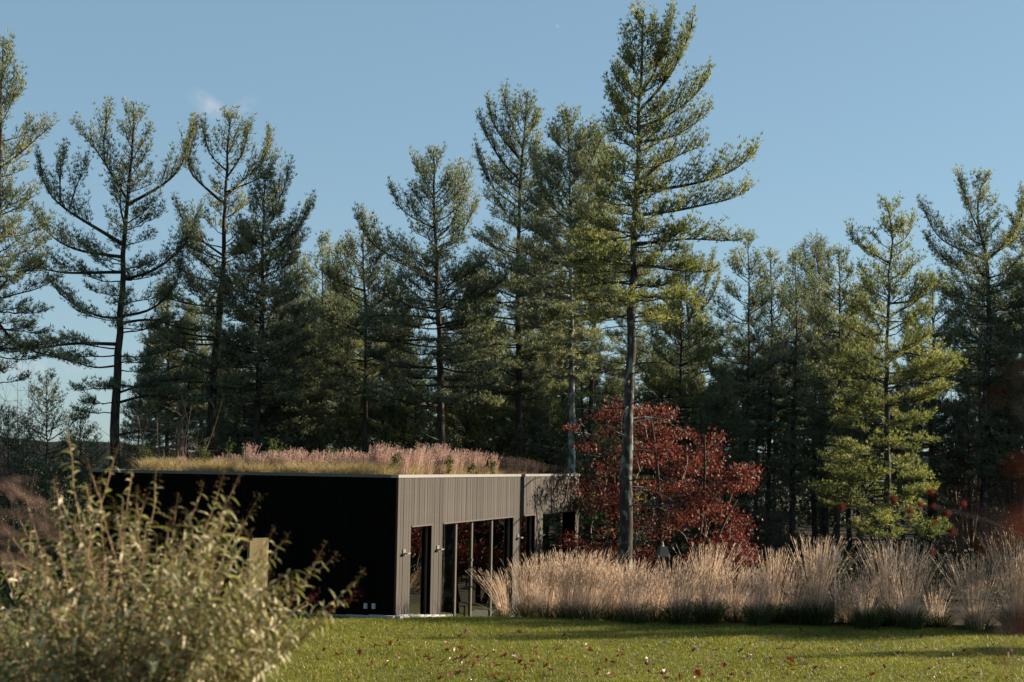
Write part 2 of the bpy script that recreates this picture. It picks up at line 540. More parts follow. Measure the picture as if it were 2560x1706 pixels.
ys = np.concatenate([np.arange(-12, 60, 0.6), np.linspace(60, 140, 30), np.geomspace(145, 4000, 40)])
xs_core = np.arange(-30, 40, 0.8)
xs = np.concatenate([-np.geomspace(4000, 32, 30), xs_core, np.geomspace(41, 4000, 30)])
X, Y = np.meshgrid(xs, ys)
Z = ground_z(X, Y)
g = Acc()
nx = len(xs)
i = np.arange(len(ys) - 1)[:, None] * nx
j = np.arange(nx - 1)[None, :]
g.add(np.stack([X, Y, Z], -1), q=np.stack([i + j, i + j + 1, i + nx + j + 1, i + nx + j], -1).reshape(-1, 4))
o = link('ground', g.mesh('ground', 'ground', True))
tag(o, 'gently sloping lawn turning to brown needle litter under the pines', kind='structure')

# wooded hills on the far left horizon
rng = np.random.default_rng(5)
h = Acc()
th = np.linspace(math.radians(-50), math.radians(35), 120)
rr = np.array([900., 1000., 1150., 1300.])
hh = np.array([-8., 16., 30., 5.])
TH, RR = np.meshgrid(th, rr)
bump = 0.75 + 0.25 * np.sin(TH * 13 + 1) + 0.12 * np.sin(TH * 41) + rng.normal(0, 0.03, TH.shape)
HZ = hh[:, None] * bump * (0.62 + 0.5 * smooth01((-TH - 0.15) / 0.4))
v = np.stack([RR * np.sin(TH), RR * np.cos(TH), HZ], -1)
i = np.arange(3)[:, None] * 120
j = np.arange(119)[None, :]
h.add(v, q=np.stack([i + j, i + j + 1, i + 120 + j + 1, i + 120 + j], -1).reshape(-1, 4))
tag(link('hills', h.mesh('hills', 'hill', True)), 'low wooded hills along the horizon', kind='structure')

# ------------------------------------------------------------------ pavilion
UANG = math.atan2(15.7, 5.18)                     # direction of the sunlit face
C0 = at(994, 1186, 35.0)
CORNER = Vector((C0.x, 35.0, 0))
pav = thing('pavilion', 'low flat roofed pavilion clad in charred vertical boards with grasses on its roof', 'building', CORNER, UANG)
U = Vector((math.cos(UANG), math.sin(UANG), 0))


def t_face(px, py=1350):
    r = raydir(px, py)
    # corner + t*U  on ray (r.x, r.y)
    # CORNER.x + t Ux = lam r.x ; CORNER.y + t Uy = lam r.y
    a = np.array([[U.x, -r.x], [U.y, -r.y]])
    t, lam = np.linalg.solve(a, [-CORNER.x, -CORNER.y])
    return t


def zf(px, py):
    t = t_face(px, py)
    Yd = CORNER.y + t * U.y
    return at(px, py, Yd).z


TOP = 3.45
HEAD = float(np.mean([zf(1027, 1316), zf(1078, 1309), zf(1200, 1299), zf(1303, 1290)]))
LX = t_face(1446, 1230)
LY = 8.7
w1 = (t_face(1024, 1400), t_face(1076, 1400))
wb = (t_face(1103, 1400), t_face(1280, 1400))
w3 = (t_face(1300, 1350), t_face(1335, 1350))
po = (t_face(1356, 1300), LX - 0.45)
print('HEAD', HEAD, 'LX', LX, w1, wb, w3, po)
ZB = -1.7                                            # foot of the walls, below ground
BW = 0.178
openings = [w1, wb, w3, po]
rng = np.random.default_rng(11)
box_cache = {}


def board_mesh(l, w, d, mat):
    key = (round(l, 3), round(w, 3), round(d, 3), mat)
    if key not in box_cache:
        a = Acc()
        e = 0.004
        # eased front edges
        v = [(0, 0), (w, 0), (w, -d + e), (w - e, -d), (e, -d), (0, -d + e)]
        V = [(x, y, 0) for x, y in v] + [(x, y, l) for x, y in v]
        a.add(V, t=[(0, 2, 1), (0, 3, 2), (0, 4, 3), (0, 5, 4), (6, 7, 8), (6, 8, 9), (6, 9, 10), (6, 10, 11)],
              q=[(k, (k + 1) % 6, (k + 1) % 6 + 6, k + 6) for k in range(6)])
        box_cache[key] = a.mesh('board', mat)
    return box_cache[key]


GAP = 0.010
# sunlit face: one board after another; short over the openings, full length between them
t = 0.03
while t < LX - 0.01:
    w = min(BW, LX - t)
    tm = t + w / 2
    z0 = ZB
    for a, b in openings:
        if a - 0.001 < tm < b + 0.001:
            z0 = HEAD
    # split exactly at jamb lines
    for a, b in openings:
        for e in (a, b):
            if t + 0.02 < e < t + w - 0.02:
                w = e - t
    tm = t + w / 2
    z0 = ZB
    for a, b in openings:
        if a < tm < b:
            z0 = HEAD - 0.012
    d = 0.020 + rng.choice([0.0, 0.003, 0.006])
    bo = link('board', board_mesh(TOP - 0.07 - z0, round(w - GAP, 3), d, 'board'), pav)
    bo.location = (t, 0, z0)
    t += w
# dark end wall facing the camera: local x = 0, outward -x, runs along +y
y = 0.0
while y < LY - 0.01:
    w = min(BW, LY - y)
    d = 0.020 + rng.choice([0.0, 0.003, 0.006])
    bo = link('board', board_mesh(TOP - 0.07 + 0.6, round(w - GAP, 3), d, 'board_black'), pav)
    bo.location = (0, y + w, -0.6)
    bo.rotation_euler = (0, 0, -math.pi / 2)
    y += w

# structural walls behind the boards (dark), with openings; wall thickness 0.30
WT = 0.30
a = Acc()
segs = []
cur = 0.0
for (s, e) in openings:
    a.box(cur + 0.002, s, 0.002, WT, ZB, HEAD)
    cur = e
a.box(cur, LX - 0.002, 0.002, WT + 0.15, ZB, HEAD)
a.box(0.002, LX - 0.002, 0.002, WT, HEAD + 0.002, TOP - 0.08)       # band over the openings
a.box(0.002, WT, WT + 0.002, LY - 0.002, ZB, TOP - 0.08)            # camera-facing end
a.box(WT + 0.002, po[0] - 0.002, LY - WT, LY - 0.004, ZB, TOP - 0.08)   # long rear wall
a.box(po[0] - 0.30, po[0] - 0.002, WT + 0.002, LY - WT - 0.002, ZB, TOP - 0.08)  # wall between room and porch
a.box(LX - 0.45, LX - 0.004, LY - 0.5, LY - 0.004, ZB, HEAD)         # rear porch pier
a.box(LX - 0.32, LX - 0.004, WT + 0.002, LY - 0.502, HEAD, TOP - 0.08)     # end beam over the porch
a.box(po[0] + 0.002, LX - 0.33, LY - WT, LY - 0.006, HEAD, TOP - 0.08)
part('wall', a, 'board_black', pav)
# the shaded boards round the porch pier's inner sides
a = Acc()
a.box(WT + 0.01, LX - 0.33, WT + 0.01, LY - WT - 0.01, HEAD + 0.05, HEAD + 0.12)
part('ceiling', a, 'room', pav)
a = Acc()
a.box(WT + 0.01, LX - 0.01, WT + 0.01, LY - 0.31, -1.35, -0.92)
part('floor', a, 'room_floor', pav)
a = Acc()
a.box(0.03, LX - 0.03, 0.03, LY - 0.03, TOP - 0.30, TOP - 0.10)
part('roof', a, 'roof_soil', pav)
# interior lining
a = Acc()
a.box(WT + 0.004, WT + 0.05, WT + 0.05, LY - WT - 0.05, -0.92, HEAD + 0.04)
a.box(WT + 0.06, po[0] - 0.36, LY - WT - 0.05, LY - WT - 0.004, -0.92, HEAD + 0.04)
a.box(po[0] - 0.352, po[0] - 0.304, WT + 0.05, LY - WT - 0.06, -0.92, HEAD + 0.04)
part('interior_lining', a, 'room', pav)


def cap_strip(x0, x1, y0, y1, mat):
    a = Acc()
    a.box(x0, x1, y0, y1, TOP - 0.075, TOP)
    part('cap_strip', a, mat, pav)


e = np.linspace(-0.05, LX + 0.03, 7)
for k in range(6):
    cap_strip(e[k] + 0.003, e[k + 1], -0.05 - 0.002 * (k % 2), 0.16, 'cap')
e = np.linspace(0.165, LY + 0.03, 4)
for k in range(3):
    cap_strip(-0.05 - 0.002 * (k % 2), 0.16, e[k], e[k + 1] - 0.003, 'cap_shade_tone')
e = np.linspace(0.165, LX + 0.03, 7)
for k in range(6):
    cap_strip(e[k], e[k + 1] - 0.003, LY - 0.13, LY + 0.03, 'cap_shade_tone')
e = np.linspace(0.165, LY - 0.135, 4)
for k in range(3):
    cap_strip(LX - 0.13, LX + 0.03, e[k], e[k + 1] - 0.003, 'cap_shade_tone')

# head trims, window frames, panes
GY = 0.12                                             # glass plane behind the face


def pane(x0, x1, z0, z1, frame):
    a = Acc()
    a.box(x0, x1, GY, GY + 0.010, z0, z1)
    return part('pane', a, 'glass', frame)


def bars(acc, x0, x1, z0, z1, w=0.045, d=0.07, bottom=True):
    acc.box(x0, x0 + w, GY - d / 2, GY + d / 2, z0, z1)
    acc.box(x1 - w, x1, GY - d / 2, GY + d / 2, z0, z1)
    acc.box(x0 + w + 0.001, x1 - w - 0.001, GY - d / 2 + 0.002, GY + d / 2 - 0.002, z1 - w, z1)
    if bottom:
        acc.box(x0 + w + 0.001, x1 - w - 0.001, GY - d / 2 + 0.002, GY + d / 2 - 0.002, z0, z0 + w)


GZ0 = -0.95
for (s, e) in (w1, w3):
    a = Acc()
    bars(a, s + 0.002, e - 0.002, GZ0, HEAD - 0.004, 0.035)
    fr_o = part('window', a, 'frame_metal', pav)
    pane(s + 0.038, e - 0.038, GZ0 + 0.036, HEAD - 0.04, fr_o)
    a = Acc()
    a.box(s, e, -0.05, -0.028, HEAD - 0.030, HEAD + 0.006)
    part('head_trim', a, 'frame_metal', pav)
    a = Acc()
    a.box(e - 0.52, e - 0.12, GY + 0.04, GY + 0.06, GZ0 + 0.05, HEAD - 0.02)
    part('blind_panel', a, 'sage', pav)
a = Acc()
a.box(wb[0], wb[1], -0.05, -0.028, HEAD - 0.030, HEAD + 0.006)
part('head_trim', a, 'frame_metal', pav)
ms = [t_face(x, 1420) for x in (1103, 1147, 1186.5, 1236, 1280)]
for k in range(4):
    s, e = ms[k] + 0.003, ms[k + 1] - 0.003
    a = Acc()
    bars(a, s, e, GZ0, HEAD - 0.004, 0.05)
    fr_o = part('door' if k in (1, 2) else 'window', a, 'frame_metal', pav)
    pane(s + 0.053, e - 0.053, GZ0 + 0.052, HEAD - 0.057, fr_o)
    if k in (1, 2):
        xh = e - 0.03 if k == 1 else s + 0.03
        a = Acc()
        a.tube([(xh, GY - 0.03, 0.30), (xh, GY - 0.12, 0.30), (xh, GY - 0.12, 0.85), (xh, GY - 0.03, 0.85)], 0.016, 6, True)
        part('handle', a, 'black_metal', fr_o)
    if k == 1:
        a = Acc()
        a.tube([(e - 0.03, GY - 0.036, 1.05), (e - 0.03, GY - 0.075, 1.05)], 0.032, 8, True)
        part('lock_cylinder', a, 'steel', fr_o)
a = Acc()
a.box(wb[1] - 0.72, wb[1] - 0.22, GY + 0.045, GY + 0.065, GZ0 + 0.05, HEAD - 0.02)
part('blind_panel', a, 'sage', pav)
a = Acc()
a.box(po[0], po[1], -0.048, -0.028, HEAD - 0.030, HEAD + 0.004)
part('head_trim', a, 'black_metal', pav)
# pale panel before the rear wall, its colour standing in for a bright slot
a = Acc()
a.box(7.2, 7.45, LY - WT - 0.075, LY - WT - 0.055, 0.0, HEAD - 0.1)
part('blind_panel', a, 'sage', pav)

# concrete plinth following the slope of the ground
a = Acc()
n = 14
for k in range(n):
    y0, y1 = k * LY / n, (k + 1) * LY / n
    pw = pav.location + Vector((-math.sin(UANG) * y0, math.cos(UANG) * y0, 0))
    a.box(-0.16, -0.03, y0 - 0.03 if k == 0 else y0, y1 - 0.002, -0.8, float(ground_z(pw.x, pw.y)) + 0.065)
part('plinth', a, 'concrete', pav)
a = Acc()
tt = np.linspace(-0.03, t_face(1118, 1530), 8)
for k in range(7):
    p0 = CORNER + U * float(tt[k])
    zt = float(ground_z(p0.x, p0.y)) + 0.055
    a.box(tt[k], tt[k + 1] - 0.002, -0.16, -0.032, zt - 0.8, zt)
part('plinth', a, 'concrete', pav)
# concrete wedge beside the doors
a = Acc()
s, e = t_face(1246, 1540), t_face(1276, 1540)
zg = float(ground_z(*(CORNER + U * (s + e) / 2).xy))
V = [(s, -0.9, zg - 0.5), (e, -0.9, zg - 0.5), (e, -0.2, zg - 0.5), (s, -0.2, zg - 0.5),
     (s, -0.9, zg + 0.01), (e, -0.9, zg + 0.17), (e, -0.2, zg + 0.17), (s, -0.2, zg + 0.01)]
a.add(V, q=[(0, 3, 2, 1), (4, 5, 6, 7), (0, 1, 5, 4), (1, 2, 6, 5), (2, 3, 7, 6), (3, 0, 4, 7)])
wst = part('concrete_step', a, 'concrete', pav)


def pav_w(x, y, z):
    return CORNER + U * x + Vector((-U.y, U.x, 0)) * y + Vector((0, 0, z))


# wall lights
light_lab = ['small square wall light on the board pier next to the dark corner',
             'small square wall light between the narrow window and the glazed doors',
             'small square wall light between the glazed doors and the second narrow window',
             'small square wall light on the last pier before the open porch']
for k, (px, py) in enumerate([(1006.5, 1382), (1091, 1372), (1292, 1343), (1347.5, 1336)]):
    tx = t_face(px, py)
    z = zf(px, py)
    L = thing('wall_light', light_lab[k], 'wall light', pav_w(tx, -0.03, z), UANG, 'wall lights on the sunlit face')
    a = Acc()
    a.box(-0.075, 0.075, -0.022, 0.0, -0.085, 0.085)
    part('backplate', a, 'steel', L)
    a = Acc()
    a.tube([(0, -0.02, -0.015), (0, -0.058, -0.015)], 0.016, 6, True)
    part('arm', a, 'black_metal', L)
    a = Acc()
    a.box(-0.10, 0.10, -0.15, -0.056, -0.032, 0.004)
    part('lamp_head', a, 'steel', L)

# outlet boxes low on the dark wall
Wd = Vector((-U.y, U.x, 0))
lab = ['weatherproof outlet cover low on the dark wall, the one farther from the corner', 'weatherproof outlet cover low on the dark wall, the one nearer the corner']
for k, (px, py) in enumerate([(916, 1515), (936, 1515.5)]):
    r = raydir(px, py)
    A = np.array([[Wd.x, -r.x], [Wd.y, -r.y]])
    s, lam = np.linalg.solve(A, [-CORNER.x, -CORNER.y])
    z = at(px, py, CORNER.y + s * Wd.y).z
    ob = thing('outlet_cover', lab[k], 'outlet', pav_w(-0.026, s, z), UANG, 'outlets on the dark wall')
    a = Acc()
    a.box(-0.05, 0.0, -0.042, 0.042, -0.066, 0.066)
    part('box', a, 'white_plastic', ob)
    a = Acc()
    a.box(-0.062, -0.051, -0.036, 0.036, -0.058, 0.058)
    part('lid', a, 'white_plastic', ob)

# furniture behind the glass
tb = thing('long_table', 'long pale topped table standing behind the glazed doors', 'table', pav_w(6.3, 2.2, -0.92), UANG)
a = Acc()
a.box(-2.2, 2.2, -0.45, 0.45, 0.72, 0.76)
part('tabletop', a, 'table_top', tb)
for sx_ in (-2.0, 2.0):
    for sy_ in (-0.38, 0.38):
        a = Acc()
        a.box(sx_ - 0.03, sx_ + 0.03, sy_ - 0.03, sy_ + 0.03, 0, 0.718)
        part('leg', a, 'black_metal', tb)
# rust coloured boulder and black path light near the doors
rng = np.random.default_rng(4)
a = Acc()
nu, nv = 14, 9
uu = np.arange(nu) * 2 * math.pi / nu
vv = np.linspace(-0.35, 1, nv) * math.pi / 2
v = []
for b in vv:
    for c in uu:
        r = 1 + rng.normal(0, 0.07)
        v.append((0.95 * math.cos(b) * math.cos(c) * r + 0.18 * math.sin(b), 0.5 * math.cos(b) * math.sin(c) * r, 0.80 * max(-0.3, math.sin(b)) * r))
q = [(i * nu + j, i * nu + (j + 1) % nu, (i + 1) * nu + (j + 1) % nu, (i + 1) * nu + j) for i in range(nv - 1) for j in range(nu)]
a.add(v, q=q)
bl = link('boulder', a.mesh('boulder', 'boulder'))
bl.location = pav_w(t_face(1126, 1525) + 0.1, 0.85, -0.42)
bl.rotation_euler = (0, 0, UANG)
tag(bl, 'rust brown boulder lying low behind the glass beside the doors', 'boulder')
bp = pav_w(t_face(1128, 1525) - 0.2, -0.45, 0)
zg = float(ground_z(bp.x, bp.y))
bo = thing('path_light', 'black post path light with a short side arm in front of the glass', 'path light', (bp.x, bp.y, zg), 0)
a = Acc()
a.box(-0.022, 0.022, -0.022, 0.022, -0.1, 0.31)
part('post', a, 'black_metal', bo)
a = Acc()
a.box(-0.12, 0.024, -0.026, 0.026, 0.312, 0.345)
part('lamp_head', a, 'black_metal', bo)

# free-standing tan panel in front of the dark wall
pp = at(665, 1500, 30.0)
zg = float(ground_z(pp.x, pp.y))
z1 = at(665, 1345, 30.0).z
pn = thing('screen_panel', 'upright weathered tan panel standing on the lawn between bush and dark wall', 'screen', (pp.x - 0.42, pp.y - 0.36, zg), 0.70)
a = Acc()
a.box(0.16, 0.55, -0.04, 0.04, -0.1, z1 - zg)
part('panel', a, 'tan_panel', pn)
a = Acc()
a.box(0.10, 0.158, -0.05, 0.05, -0.1, z1 - zg - 0.05)
part('post', a, 'tan_panel', pn)


# hooded lanterns among the reeds
def lantern(px, py_top, D, label, rz):
    p0 = at(px, py_top, D)
    zg = float(ground_z(p0.x, p0.y))
    H = p0.z - zg
    L = thing('garden_lantern', label, 'garden lantern', (p0.x, p0.y, zg), rz, 'hooded lanterns among the reeds')
    a = Acc()
    a.lathe([(0.22, H - 0.40), (0.235, H - 0.38), (0.12, H - 0.125), (0.0, H - 0.11)], 4)
    part('hood', a, 'hood', L)
    a = Acc()
    a.lathe([(0.035, H - 0.118), (0.03, H - 0.09), (0.018, H - 0.08), (0.022, H - 0.05), (0.026, H - 0.03), (0.012, H - 0.012), (0, H)], 8)
    part('finial', a, 'white_plastic', L)
    a = Acc()
    a.box(-0.05, 0.05, -0.05, 0.05, -0.1, H - 0.36)
    part('post', a, 'hood', L)
    a = Acc()
    for s in (-1, 1):
        a.box(s * 0.13 - 0.012, s * 0.13 + 0.012, -0.13, 0.13, H - 0.52, H - 0.385)
    a.box(-0.14, 0.14, -0.14, 0.14, H - 0.56, H - 0.522)
    part('cage', a, 'black_metal', L)


lantern(1657, 1355, 37.5, 'grey hooded garden lantern with pale finial among reeds before the red oak', 0.3)
lantern(2084, 1364, 37.2, 'grey hooded garden lantern half hidden behind the tallest reed clump', 0.85)


# ------------------------------------------------------------------ pines
def tufts(P, A, S, rng, k=7, wid=0.014, spread=0.85):
    """needle tufts: k thin triangles fanning round axis A from point P"""
    n = len(P)
    A = nrm(A)
    r = rng.normal(size=(n, k, 3))
    r -= (r * A[:, None, :]).sum(-1, keepdims=True) * A[:, None, :]
    r = nrm(r)
    sp = rng.uniform(0.15, spread, (n, k, 1))
    d = nrm(A[:, None, :] + r * sp * 1.3)
    L = S[:, None, None] * rng.uniform(0.75, 1.1, (n, k, 1))
    side = nrm(np.cross(d, rng.normal(size=(n, k, 3))))
    b = P[:, None, :] + rng.normal(0, 0.012, (n, k, 3))
    w = wid
    v0 = b + d * L * 0.25 - side * w
    v1 = b + d * L * 0.25 + side * w
    v2 = b + d * L
    V = np.stack([v0, v1, v2], 2).reshape(-1, 3)
    idx = np.arange(n * k)[:, None] * 3
    return V, idx + np.array([[0, 1, 2]])


def bez(p0, p1, p2, n):
    t = np.linspace(0, 1, n)[:, None]
    return (1 - t) ** 2 * p0 + 2 * t * (1 - t) * p1 + t * t * p2


def resample(P, n):
    P = np.asarray(P, float)
    s = np.concatenate([[0], np.cumsum(np.linalg.norm(np.diff(P, axis=0), axis=1))])
    # smooth interpolation (Catmull-Rom through numpy interp on a dense curve)
    u = np.linspace(0, s[-1], n)
    out = np.stack([np.interp(u, s, P[:, k]) for k in range(3)], 1)
    for _ in range(2):
        out[1:-1] = 0.25 * out[:-2] + 0.5 * out[1:-1] + 0.25 * out[2:]
    return out


def foliate(P, L, rng, dens, size, bare, TP, TA, TS, wood, upk=0.55, sec=1.0, upc=0.16, upt=0.55):
    """secondary shoots with tufts along the limb polyline P"""
    n = len(P)
    T = nrm(np.gradient(P, axis=0))
    m = max(5, int(L / 0.135 * dens))
    for s in range(m):
        t = bare + (1 - bare) * (s + rng.uniform(0, 1)) / m
        f = t * (n - 1)
        i0 = min(int(f), n - 2)
        p = P[i0] + (P[i0 + 1] - P[i0]) * (f - i0)
        tg = T[i0]
        hz = np.cross(tg, [0, 0, 1.0])
        hz /= np.linalg.norm(hz) + 1e-6
        sgn = 1 if rng.random() < 0.5 else -1
        a = rng.uniform(0.5, 1.05)
        d = tg * math.cos(a) + hz * sgn * math.sin(a) + np.array([0, 0, rng.uniform(-0.12, upk)])
        d /= np.linalg.norm(d)
        l2 = sec * (0.24 + min(1.25, 0.40 * L) * (1.06 - t) ** 0.75) * rng.uniform(0.55, 1.1)
        q = max(3, int(l2 / 0.085))
        u = np.linspace(0.25, 1, q)[:, None]
        pts = p + d * l2 * u + np.array([0, 0, 1.0]) * (upc * l2) * u ** 2
        pts = pts + rng.normal(0, 1, (q, 3)) * np.array([0.12, 0.12, 0.07]) * min(1.0, l2 + 0.25) * (1 - 0.4 * u)
        ax = d * 0.7 + np.array([0, 0, upt]) + rng.normal(0, 0.34, (q, 3))
        TP.append(pts); TA.append(ax); TS.append(rng.uniform(0.8, 1.15, q) * size)
        if l2 > 0.35:
            wood.tube([p, p + d * l2 + np.array([0, 0, 0.9 * upc * l2])], [0.009 + 0.006 * l2, 0.004], 3)
    # tip of the limb
    q = max(3, int(L * 0.35 / 0.10))
    u = rng.uniform(0.72, 1.0, q)
    f = u * (n - 1)
    i0 = np.minimum(f.astype(int), n - 2)
    pts = P[i0] + (P[i0 + 1] - P[i0]) * (f - i0)[:, None]
    TP.append(pts + rng.normal(0, 0.035, (q, 3)))
    TA.append(T[i0] * 0.8 + np.array([0, 0, 0.5]) + rng.normal(0, 0.3, (q, 3)))
    TS.append(rng.uniform(0.85, 1.2, q) * size)


def pine(name, label, trunk_px, D, r0, prof, seed, rise=(62, -4), dens=1.0, needles='needles', bark='bark', limbs_px=(),
         whorl=0.55, per=5, bare=0.28, size=0.20, group='pines behind the pavilion', k=6, own_limbs=True, dead=(), lo=0.62, gapfac=0.0, sec=1.0, minreach=0.25, base_z=None):
    """trunk_px: photo pixels from the top to the base of the trunk; prof: rows (py, reach left px, reach right px) of the branch tips"""
    rng = np.random.default_rng(seed)
    mpp = D / FPX
    pts = [at(px, py, D) for px, py in trunk_px]
    bx, by = pts[-1].x, D
    bz = float(ground_z(bx, by)) if base_z is None else base_z
    top = pts[0]
    root = thing(name, label, 'tree', (bx, by, bz), 0, group)
    org = np.array([bx, by, bz])
    P = np.array([[p.x, p.y, p.z] for p in pts])
    # a little lean in depth
    hfr = (P[:, 2] - bz) / (top.z - bz)
    P[:, 1] += rng.normal(0, 0.25) * hfr + 0.0
    P = np.vstack([P, [bx + rng.normal(0, 0.02), by, bz - 0.15]])
    path = resample(P, 26)[::-1]
    path[1:-1, :2] += rng.normal(0, 0.018, (24, 2))
    zz = path[:, 2]
    H = top.z - bz
    hf = np.clip((zz - bz) / H, 0, 1)
    R = r0 * (1 - 0.93 * hf ** 0.85) + 0.006
    R[0] *= 1.28
    R[1] *= 1.08
    tr = Acc()
    tr.tube(path - org, R, 10, True)
    part('trunk', tr, bark, root, True)

    def trunk_at(z):
        return np.array([np.interp(z, zz, path[:, 0]), np.interp(z, zz, path[:, 1]), z]), np.interp(z, zz, R)

    TP, TA, TS = [], [], []
    allw = Acc()
    pr = np.array(prof, float)
    ztip = np.array([at(trunk_px[0][0], py, D).z for py in pr[:, 0]])
    order = np.argsort(ztip)
    zs_, ls_, rs_ = ztip[order], pr[order, 1] * mpp, pr[order, 2] * mpp
    zlow, zhigh = zs_[0], zs_[-1]

    def limb(Pl, L, foliage=True, rscale=1.0):
        hf_ = float(np.clip((Pl[-1][2] - bz) / H, 0, 1))
        k_up = float(smooth01((hf_ - 0.45) / 0.4))
        wood = Acc()
        n = len(Pl)
        rb = (0.011 * L + 0.010) * rscale
        wood.tube(Pl - org, np.linspace(rb, 0.006, n), 4)
        if foliage:
            sub = Acc()
            foliate(Pl, L, rng, dens, size, bare, TP, TA, TS, sub, sec=sec, upk=0.5 + 0.3 * k_up, upc=0.14 + 0.46 * k_up, upt=0.5 + 0.7 * k_up)
            for v_ in sub.v:
                v_ -= org.astype(np.float32)
            off = wood.n
            wood.v += sub.v
            wood.q += [q_ + off for q_ in sub.q]
            wood.n += sub.n
        allw.v += wood.v
        allw.q += [q_ + allw.n for q_ in wood.q]
        allw.n += wood.n
        if own_limbs:
            part('limb', wood, bark, root)

    # limbs read off the photograph
    for lp in limbs_px:
        w_dep = rng.normal(0, 0.12)
        A_ = np.array([[*at(px, py, D)] for px, py in lp])
        L = np.linalg.norm(np.diff(A_, axis=0), axis=1).sum()
        A_[:, 1] += np.linspace(0, w_dep * L, len(A_))
        p0, _ = trunk_at(A_[0, 2])
        if np.linalg.norm(A_[0] - p0) < 0.8:
            A_[0] = p0
        limb(resample(A_, 12), L, True, 1.25)
    # limbs in whorls
    z = zhigh - 0.25
    first = True
    while z > zlow:
        fr = (zhigh - z) / max(0.1, zhigh - zlow)
        kk = rng.integers(per - 1, per + 2)
        a0 = rng.uniform(0, 2 * math.pi)
        for b in range(kk):
            if rng.random() < gapfac * fr:
                continue
            az = a0 + 2 * math.pi * b / kk + rng.normal(0, 0.25)
            zt = z + rng.normal(0, 0.15)
            l_, r_ = np.interp(zt, zs_, ls_), np.interp(zt, zs_, rs_)
            side = r_ if math.cos(az) > 0 else l_
            reach = (abs(math.cos(az)) * side + abs(math.sin(az)) * 0.5 * (l_ + r_) * 0.9) * rng.uniform(lo, 1.02)
            if reach < minreach * rng.random():
                continue
            el = math.radians(rise[0] + (rise[1] - rise[0]) * min(1, fr * 1.15) ** 0.7 + rng.normal(0, 6))
            z0 = zt - reach * math.tan(el)
            z0 = max(bz + 0.8, min(z0, top.z - 0.15))
            p0, rt = trunk_at(z0)
            dh = np.array([math.cos(az), math.sin(az), 0])
            p2 = p0 + dh * reach
            p2[2] = zt + (0.10 * reach if fr > 0.5 else 0)
            p1 = p0 + dh * reach * 0.62
            p1[2] = z0 + (zt - z0) * 0.36 + rng.normal(0, 0.04) * reach
            Pl = bez(p0, p1, p2, 9)
            Pl[1:-1] += rng.normal(0, 0.02 * min(1, reach), (7, 3))
            limb(Pl, np.linalg.norm(p2 - p0))
        z -= whorl * rng.uniform(0.75, 1.25)
    # dead bare branches low on the trunk
    for (z_lo, z_hi, cnt, ln) in dead:
        for b in range(cnt):
            z0 = bz + rng.uniform(z_lo, z_hi)
            p0, rt = trunk_at(z0)
            az = rng.uniform(0, 2 * math.pi)
            L = ln * rng.uniform(0.35, 1.0)
            dh = np.array([math.cos(az), math.sin(az), 0])
            p2 = p0 + dh * L + np.array([0, 0, rng.uniform(-0.25, 0.25) * L])
            p1 = p0 + dh * L * 0.5 + np.array([0, 0, rng.uniform(0.0, 0.2) * L])
            Pl = bez(p0, p1, p2, 7)
            wood = Acc()
            wood.tube(Pl - org, np.linspace(0.018 + 0.005 * L, 0.005, 7), 4)
            for s in range(int(L * 3)):
                i0 = rng.integers(2, 6)
                d = dh * 0.6 + rng.normal(0, 0.5, 3)
                wood.tube(np.array([Pl[i0], Pl[i0] + d * L * 0.16, Pl[i0] + d * L * 0.3 + rng.normal(0, 0.05, 3)]) - org, [0.008, 0.006, 0.003], 3)
            part('dead_limb', wood, 'bark_lichen', root)
    # leader
    q = 26
    zl = top.z - rng.uniform(0, 1, q) ** 1.5 * 1.6
    pl = np.array([trunk_at(zq)[0] for zq in zl])
    TP.append(pl + rng.normal(0, 0.05, (q, 3)))
    TA.append(np.array([0, 0, 1.0]) + rng.normal(0, 0.45, (q, 3)))
    TS.append(rng.uniform(0.8, 1.1, q) * size)
    P_ = np.concatenate(TP) - org
    A_ = np.concatenate(TA)
    S_ = np.concatenate(TS)
    V, Q = tufts(P_, A_, S_, rng, k)
    cr = Acc()
    cr.add(V, t=Q)
    crown_o = part('crown', cr, needles, root)
    if own_limbs:
        me_l = None
    else:
        part('limbs', allw, bark, root)
    WHOLE[root.name] = (KIDS[root.name][0].data, allw, crown_o.data, bark)
    NT.append((name, len(P_)))
    return root


NT = []
WHOLE = {}
TREES = {}

